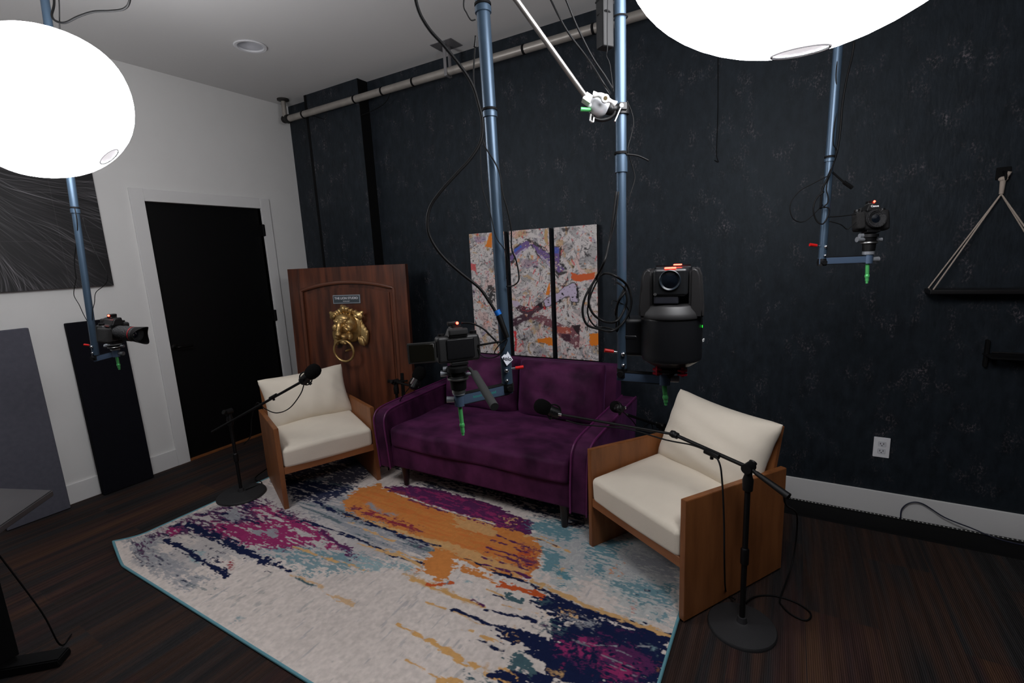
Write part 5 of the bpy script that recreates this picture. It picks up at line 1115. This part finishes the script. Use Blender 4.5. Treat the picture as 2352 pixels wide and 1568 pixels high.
# mic and stand by the wooden door
P4 = at(963, 858, 3.35)
z4 = .50
mic_stand('black boom stand in the gap between the left armchair, the leaning door and the sofa', (1.66, -.62), .62, [Vector((1.57, -.60, .636)), Vector((1.66, -.62, .64)), at(958, 890, 3.32)], .09, base_z=.012)
mic('black foam microphone in front of the dark wall above the sofa\'s left armrest', P4, Rv * .35 + Uv * .8 - Bv * .2, .046)
b = B()
cable('black cable with a chrome plug at the microphone over the left armrest', [at(946, 880, 3.24), at(938, 893, 3.24), at(926, 908, 3.27), at(915, 930, 3.34), Vector((1.70, -.76, .30)), Vector((1.69, -.80, .05)), Vector((1.66, -.76, .02))], .0032)
b = B(); cyl(b, at(952, 868, 3.24), at(944, 881, 3.24), .009, .0075, n=14); obj('cable_plug', b, ALU, label='silver plug on the cable at the microphone over the left armrest', cat='plug')

# ================================================================== CLAMP AND BOOM ROD AT POLE 2
ct = 1.140
cl = thing('grip_clamp', 'chrome grip head with green handle clamped to the middle pole', 'clamp', at(1383, 238, ct))
D = at(1380, 244, ct)
b = B(); fa = (Bv * .93 - Uv * .3 - Rv * .1).normalized(); lathe(b, [(0, .020), (.012, .019), (.020, .014), (.0255, .004), (.027, -.004), (.0265, -.020), (0, -.021)], at(1376, 240, ct), fa, 36, cap=False); obj('grip_disc', b, mat('polished_steel', (232, 234, 238), .3, metal=.35), cl)
b = B(); tube(b, [at(1362, 217, ct - .03), at(1376, 219, ct - .032), at(1390, 227, ct - .034), at(1404, 233, ct - .032), at(1414, 240, ct - .03)], lambda t: .0062 + .0016 * math.cos(t * 2 * PI * 2) , 12); lathe(b, [(.0055, .009), (.009, .008), (.0092, -.006), (.0055, -.008)], at(1390, 227, ct - .034), fa, 24); obj('tee_handle', b, mat('cast_alloy', (232, 232, 230), .35, metal=.3), cl)
b = B(); lathe(b, [(0, .0095), (.0048, .0094)], at(1390, 227, ct - .034), fa, 16, cap=False); obj('handle_eye', b, mat('brass_dark', (70, 60, 40), .4, metal=.8), cl)
b = B(); box(b, (-.011, -.012, -.010), (.012, .010, .010), .002, 2, Matrix.Translation(at(1350, 228, ct)) @ Matrix([[Rv[i], Bv[i], Uv[i]] for i in range(3)]).to_4x4() @ Matrix.Rotation(.6, 4, 'Y')); obj('rod_socket', b, mat('cast_alloy', (222, 222, 220)), cl)
b = B(); cyl(b, at(1356, 252, ct), at(1334, 251, ct), .0048, .0052, n=14); obj('green_handle', b, GREEN, cl, label='green handle')
b = B(); ring(b, at(1385, 258, ct + .005), fa, .024, .0048, 32, 10, 1.15, .7); ell(b, at(1400, 250, ct + .004), (.015, .012, .014)); cyl(b, at(1400, 250, ct), at(1424, 252, 1.150), .010, n=14); obj('clamp_body', b, BLACK, cl)
pr = .0140
cC = at(1427, 252, 1.150); b = B(); dpole = (p21 - p20).normalized()
tt = (cC.z - p20.z) / dpole.z; cc = p20 + dpole * tt
lathe(b, [(pr * 1.03, -.011), (pr * 1.42, -.011), (pr * 1.42, .011), (pr * 1.03, .011)], cc, dpole, 24); box(b, (-.008, -.004, -.009), (.010, .006, .009), .002, 2, Matrix.Translation(cc + Bv * (pr * 1.3)) @ Matrix([[Rv[i], Bv[i], Uv[i]] for i in range(3)]).to_4x4()); obj('pole_jaw', b, BLACK, cl)
b = B(); s0 = at(1427, 243, 1.120); lathe(b, [(.0022, .004), (.0050, .003), (.0050, -.003), (.0022, -.004)], s0, Bv, 18); tube(b, [s0 + Vector(at(1426, 247, 1.120) - s0), at(1412, 279, 1.115)], .0021, 8, smooth=False); obj('spring_pin', b, CHROME, cl)
b = B(); tube(b, [at(1357, 262, ct), at(1356, 276, ct), at(1362, 280, ct), at(1364, 270, ct)], .0022, 8); obj('retaining_wire', b, ALU, cl)
# rod
r0 = at(1348, 226, ct); ra = at(1186, 0, 1.0); rdv = (ra - r0).normalized(); re = r0 + rdv * ((CH - r0.z) / rdv.z)
rod = thing('boom_rod', 'thin silver rod slanting from the top of the frame down to the chrome clamp', 'rod', r0)
b = B(); cyl(b, r0, re, .0062, n=18); obj('rod_tube', b, mat('silver_rod', (160, 156, 152), .3, metal=.8), rod)
b = B(); lathe(b, [(.03, 0), (.03, -.008), (.010, -.02)], (re.x, re.y, CH), (0, 0, 1), 20); obj('ceiling_mount', b, BLACK, rod)
# black power unit strapped to pole 2
def pt2(py): q = above(p20.x, p20.y, py); return q
ba = at(1391, 112, 1.118)
bxo = thing('power_supply', 'black rectangular power box strapped high on the middle pole, left of it', 'power supply', ba)
mxb = Matrix.Translation(ba) @ Matrix.Rotation(math.atan2(M[0][1], M[0][0]) + .45, 4, 'Z')
b = B(); box(b, (-.016, -.013, 0), (.016, .016, .26), .004, 3, mxb); obj('housing', b, mat('psu_black', (5, 5, 6), .5, spec=.25), bxo)
b = B(); box(b, (-.0165, -.0135, .10), (.0165, .0165, .104), .0005, 1, mxb); obj('seam', b, MATTE, bxo)
b = B(); q = pt2(40); ring(b, (q.x, q.y, q.z), Up, .017, .0018, 24, 6); tube(b, [Vector(q) - Rv * .016 + Bv * .004, ba + Vector((0, 0, q.z - ba.z)) + Bv * .018, ba + Vector((0, 0, q.z - ba.z)) - Rv * .018], .0018, 6); obj('strap', b, MATTE, bxo)

# ================================================================== CABLES
A = at
def on_pole(a, c, px, py, off):
    d = (c - a); lo, hi = -.2, 1.2
    for _ in range(40):
        m = (lo + hi) / 2; q = M @ (np.array(a + d * m) - CAM)
        if 784 - F * q[1] / -q[2] > py: lo = m
        else: hi = m
    return at(px, py, -q[2] + off)
A1 = lambda x, y, t=1.36: on_pole(p10, p11, x, y, -.024 + .3 * (t - 1.36))
A2 = lambda x, y, t=1.25: on_pole(p20, p21, x, y, -.018 + .5 * (t - 1.25))
A3 = lambda x, y, t=1.65: on_pole(p30, p31, x, y, -.017 + .6 * (t - 1.65))
A4 = lambda x, y, t=2.20: on_pole(pL0, pL1, x, y, -.012 + .5 * (t - 2.20))
# pole 1
cable('thick black cable arching from the top of the frame left of the front pole', [A1(956, -160, 1.12), A1(952, -40, 1.16), A1(960, 20, 1.18), A1(985, 66, 1.20), A1(1020, 105, 1.23), A1(1060, 155, 1.27), A1(1085, 195, 1.30), A1(1098, 235, 1.33), A1(1108, 280, 1.35), A1(1104, 325, 1.355), A1(1080, 365, 1.35), A1(1048, 400, 1.34), A1(1012, 440, 1.33), A1(987, 478, 1.33), A1(982, 520, 1.33), A1(993, 555, 1.335), A1(1020, 592, 1.34), A1(1060, 628, 1.35), A1(1100, 660, 1.36), A1(1122, 690, 1.365), A1(1140, 718, 1.37)], .0042)
b = B(); cyl(b, A1(1141, 714, 1.366), A1(1146, 726, 1.364), .0075, n=14); cyl(b, A1(1146, 726, 1.364), A1(1165, 775, 1.36), .0090, .007, n=14); pb = obj('cable_connector', b, BLACK, label='black cable joint with a blue collar taped to the front pole', cat='connector')
b = B(); cyl(b, A1(1140.5, 712.5, 1.366), A1(1145.5, 723, 1.364), .0092, n=16); obj('blue_collar', b, mat('blue_plastic', (10, 90, 170), .4), pb, label='blue collar')
cable('thin wire running down the left side of the front pole', [A1(1075, -60, 1.24), A1(1065, 8, 1.26), A1(1072, 30, 1.28), A1(1082, 46, 1.3), A1(1092, 45, 1.31)], .0018)
cable('black cable hugging the left side of the front pole from a dark plug', [A1(1092, 82, 1.30), A1(1091, 110, 1.31), A1(1088, 160, 1.32), A1(1090, 200, 1.335), A1(1101, 240, 1.35), A1(1108, 290, 1.365), A1(1111, 330, 1.37), A1(1135, 370, 1.362), A1(1148, 400, 1.355), A1(1155, 445, 1.35), A1(1165, 480, 1.36), A1(1174, 525, 1.37), A1(1175, 570, 1.375), A1(1186, 600, 1.38), A1(1192, 640, 1.39), A1(1180, 655, 1.39), A1(1163, 658, 1.375)], .0021)
b = B(); cyl(b, A1(1093, 84, 1.30), A1(1091, 108, 1.305), .0028, .0042, n=10); obj('cable_plug', b, BLACK, label='slim black plug beside the top of the front pole', cat='plug')
cable('thin grey-black wire crossing in front of the front pole above the canvases', [A1(1103, 330, 1.36), A1(1105, 400, 1.35), A1(1110, 440, 1.355), A1(1126, 490, 1.35), A1(1140, 545, 1.35), A1(1160, 575, 1.36), A1(1168, 610, 1.38), A1(1163, 640, 1.385)], .0014)
cable('black cable from the rear-view camera up to the front pole', [A1(1060, 741, 1.345), A1(1085, 743, 1.34), A1(1110, 755, 1.34), A1(1128, 772, 1.35), A1(1144, 788, 1.365)], .0026)
cable('short straight black cable between the rear-view camera and the front pole', [A1(1098, 793, 1.35), A1(1115, 790, 1.35), A1(1150, 784, 1.365)], .0030)
cable('small black loop of wire between the rear-view camera and the pole', [A1(1098, 800, 1.35), A1(1104, 815, 1.35), A1(1125, 822, 1.35), A1(1150, 812, 1.36), A1(1165, 780, 1.36), A1(1150, 788, 1.345), A1(1136, 808, 1.34), A1(1145, 812, 1.34), A1(1160, 795, 1.35)], .0016)
# pole 2
cable('black cable slanting down to the clamp, farther of the slanting pair', [A2(1225, -80, 1.22), A2(1258, -15, 1.22), A2(1285, 40, 1.18), A2(1310, 82, 1.20), A2(1350, 135, 1.22), A2(1385, 190, 1.150), A2(1402, 215, 1.245)], .0024)
cable('black cable slanting down to the clamp, nearer of the slanting pair', [A2(1262, -80, 1.10), A2(1296, -10, 1.13), A2(1325, 60, 1.17), A2(1360, 130, 1.21), A2(1390, 175, 1.23), A2(1408, 205, 1.245)], .0022)
cable('thin black lead hanging from the power box', [A2(1396, -20, 1.215), A2(1395, 60, 1.215), A2(1395, 112, 1.22), A2(1393, 128, 1.23), A2(1400, 145, 1.24), A2(1404, 170, 1.245), A2(1409, 210, 1.25)], .0012)
cable('thin wire bowing out right of the middle pole beneath the clamp', [A2(1440, 232, 1.27), A2(1450, 255, 1.28), A2(1455, 280, 1.28), A2(1450, 310, 1.28), A2(1442, 345, 1.27), A2(1452, 380, 1.28), A2(1458, 410, 1.28), A2(1448, 445, 1.27), A2(1441, 470, 1.265)], .0013)
cable('short black cable end sticking out right of the middle pole', [A2(1436, 354, 1.265), A2(1462, 357, 1.26), A2(1478, 363, 1.26), A2(1490, 369, 1.26)], .0021)
loop = [A2(1416, 440, 1.262), A2(1408, 500, 1.25), A2(1398, 560, 1.24), A2(1388, 600, 1.150), A2(1368, 640, 1.23), A2(1345, 680, 1.225), A2(1338, 715, 1.222), A2(1348, 745, 1.222), A2(1375, 755, 1.225), A2(1405, 760, 1.150), A2(1430, 742, 1.245), A2(1446, 715, 1.25), A2(1450, 685, 1.25), A2(1440, 655, 1.245), A2(1415, 635, 1.150), A2(1388, 628, 1.23), A2(1362, 650, 1.226), A2(1352, 690, 1.222), A2(1362, 720, 1.22), A2(1388, 738, 1.225), A2(1415, 738, 1.150), A2(1432, 715, 1.24), A2(1440, 690, 1.24), A2(1436, 665, 1.24)]
cable('coiled black cable looped on the middle pole left of the large camera', loop, .0030)
cable('second strand of black cable rising from the coil on the middle pole', [A2(1421, 440, 1.262), A2(1412, 510, 1.25), A2(1396, 570, 1.24), A2(1378, 630, 1.232), A2(1356, 680, 1.228), A2(1350, 720, 1.226), A2(1366, 748, 1.228), A2(1392, 752, 1.232), A2(1416, 758, 1.24)], .0022)
cable('black cable knot tied around the middle pole at the coil', [A2(1416, 648, 1.245), A2(1428, 655, 1.150), A2(1436, 668, 1.150), A2(1422, 690, 1.150), A2(1414, 720, 1.24), A2(1422, 740, 1.24), A2(1416, 760, 1.245), A2(1418, 700, 1.238), A2(1430, 672, 1.234), A2(1440, 650, 1.245)], .0028)
cable('thin wire from the coil to the back of the large pan-tilt camera', [A2(1404, 700, 1.150), A2(1410, 690, 1.24), A2(1440, 705, 1.27), A2(1446, 730, 1.29), A2(1452, 748, 1.31), A2(1462, 752, 1.33)], .0013)
# pole 3
cable('black cable running down beside the right-hand pole', [A3(1962, 95, 1.70), A3(1957, 130, 1.70), A3(1945, 180, 1.69), A3(1935, 240, 1.685), A3(1930, 300, 1.68), A3(1922, 350, 1.675), A3(1908, 390, 1.66), A3(1900, 410, 1.63), A3(1888, 440, 1.635), A3(1885, 480, 1.64)], .0032)
cable('second black cable twisting down the right-hand pole', [A3(1925, 120, 1.665), A3(1920, 180, 1.66), A3(1925, 230, 1.665), A3(1916, 290, 1.655), A3(1914, 330, 1.655), A3(1921, 350, 1.665), A3(1908, 395, 1.64), A3(1898, 430, 1.635), A3(1903, 460, 1.63), A3(1893, 475, 1.63)], .0020)
b = B(); tube(b, [A3(1912, 395, 1.66), A3(1926, 408, 1.66), A3(1945, 424, 1.66)], .0032, 8); cyl(b, A3(1938, 418, 1.66), A3(1957, 431, 1.66), .0062, n=12); obj('cable_plug', b, BLACK, label='black plug sticking out right of the right-hand pole', cat='plug')
cable('large faint black wire loop left of the right-hand pole', [A3(1905, 402, 1.66), A3(1870, 420, 1.68), A3(1835, 440, 1.7), A3(1815, 470, 1.7), A3(1820, 500, 1.7), A3(1840, 510, 1.7), A3(1860, 500, 1.69), A3(1890, 470, 1.67)], .0016)
cable('small black wire loop hanging on the right-hand pole', [A3(1893, 440, 1.63), A3(1876, 455, 1.64), A3(1868, 480, 1.64), A3(1875, 506, 1.64), A3(1890, 514, 1.63), A3(1902, 495, 1.63), A3(1903, 478, 1.63), A3(1886, 476, 1.64)], .0024)
cable('thin wire from the right-hand pole to the small front-facing camera', [A3(1902, 498, 1.66), A3(1925, 497, 1.65), A3(1950, 494, 1.64), A3(1966, 492, 1.63)], .0018)
cable('lower thin wire from the right-hand pole to the small front-facing camera', [A3(1905, 508, 1.66), A3(1930, 515, 1.65), A3(1945, 526, 1.65), A3(1955, 520, 1.64), A3(1966, 510, 1.63)], .0016)
# left pole
cable('thick black cable curving across the ceiling above the left lantern', [A(300, -60, 1.70), A(298, 0, 1.75), A(285, 20, 1.78), A(255, 25, 1.8), A(215, 27, 1.82), A(180, 38, 1.84), A(150, 52, 1.86), A(128, 48, 1.88), A(119, 35, 1.9), A(124, 12, 1.92), A(124, -20, 1.95)], .0042)
cable('black cable dropping behind the left lantern beside its pole', [A4(132, -40, 1.92), A4(136, 10, 1.95), A4(137, 60, 2.0), A4(140, 140, 2.1), A4(152, 300, 2.2), A4(160, 412, 2.22), A4(160, 450, 2.22), A4(172, 480, 2.2), A4(178, 520, 2.2), A4(175, 560, 2.22), A4(171, 600, 2.22), A4(175, 640, 2.22)], .0022)
cable('thin black wire bowed left of the left pole above its camera', [A4(175, 640, 2.22), A4(172, 655, 2.22), A4(170, 678, 2.22), A4(182, 700, 2.21), A4(192, 722, 2.21), A4(201, 738, 2.2)], .0015)
cable('thin black wire bowed right of the left pole above its camera', [A4(190, 500, 2.2), A4(200, 535, 2.2), A4(225, 590, 2.2), A4(245, 625, 2.2), A4(246, 645, 2.2), A4(236, 658, 2.2), A4(220, 672, 2.2), A4(217, 695, 2.2), A4(213, 712, 2.21), A4(212, 735, 2.2)], .0015)

print('objects', len(bpy.data.objects))
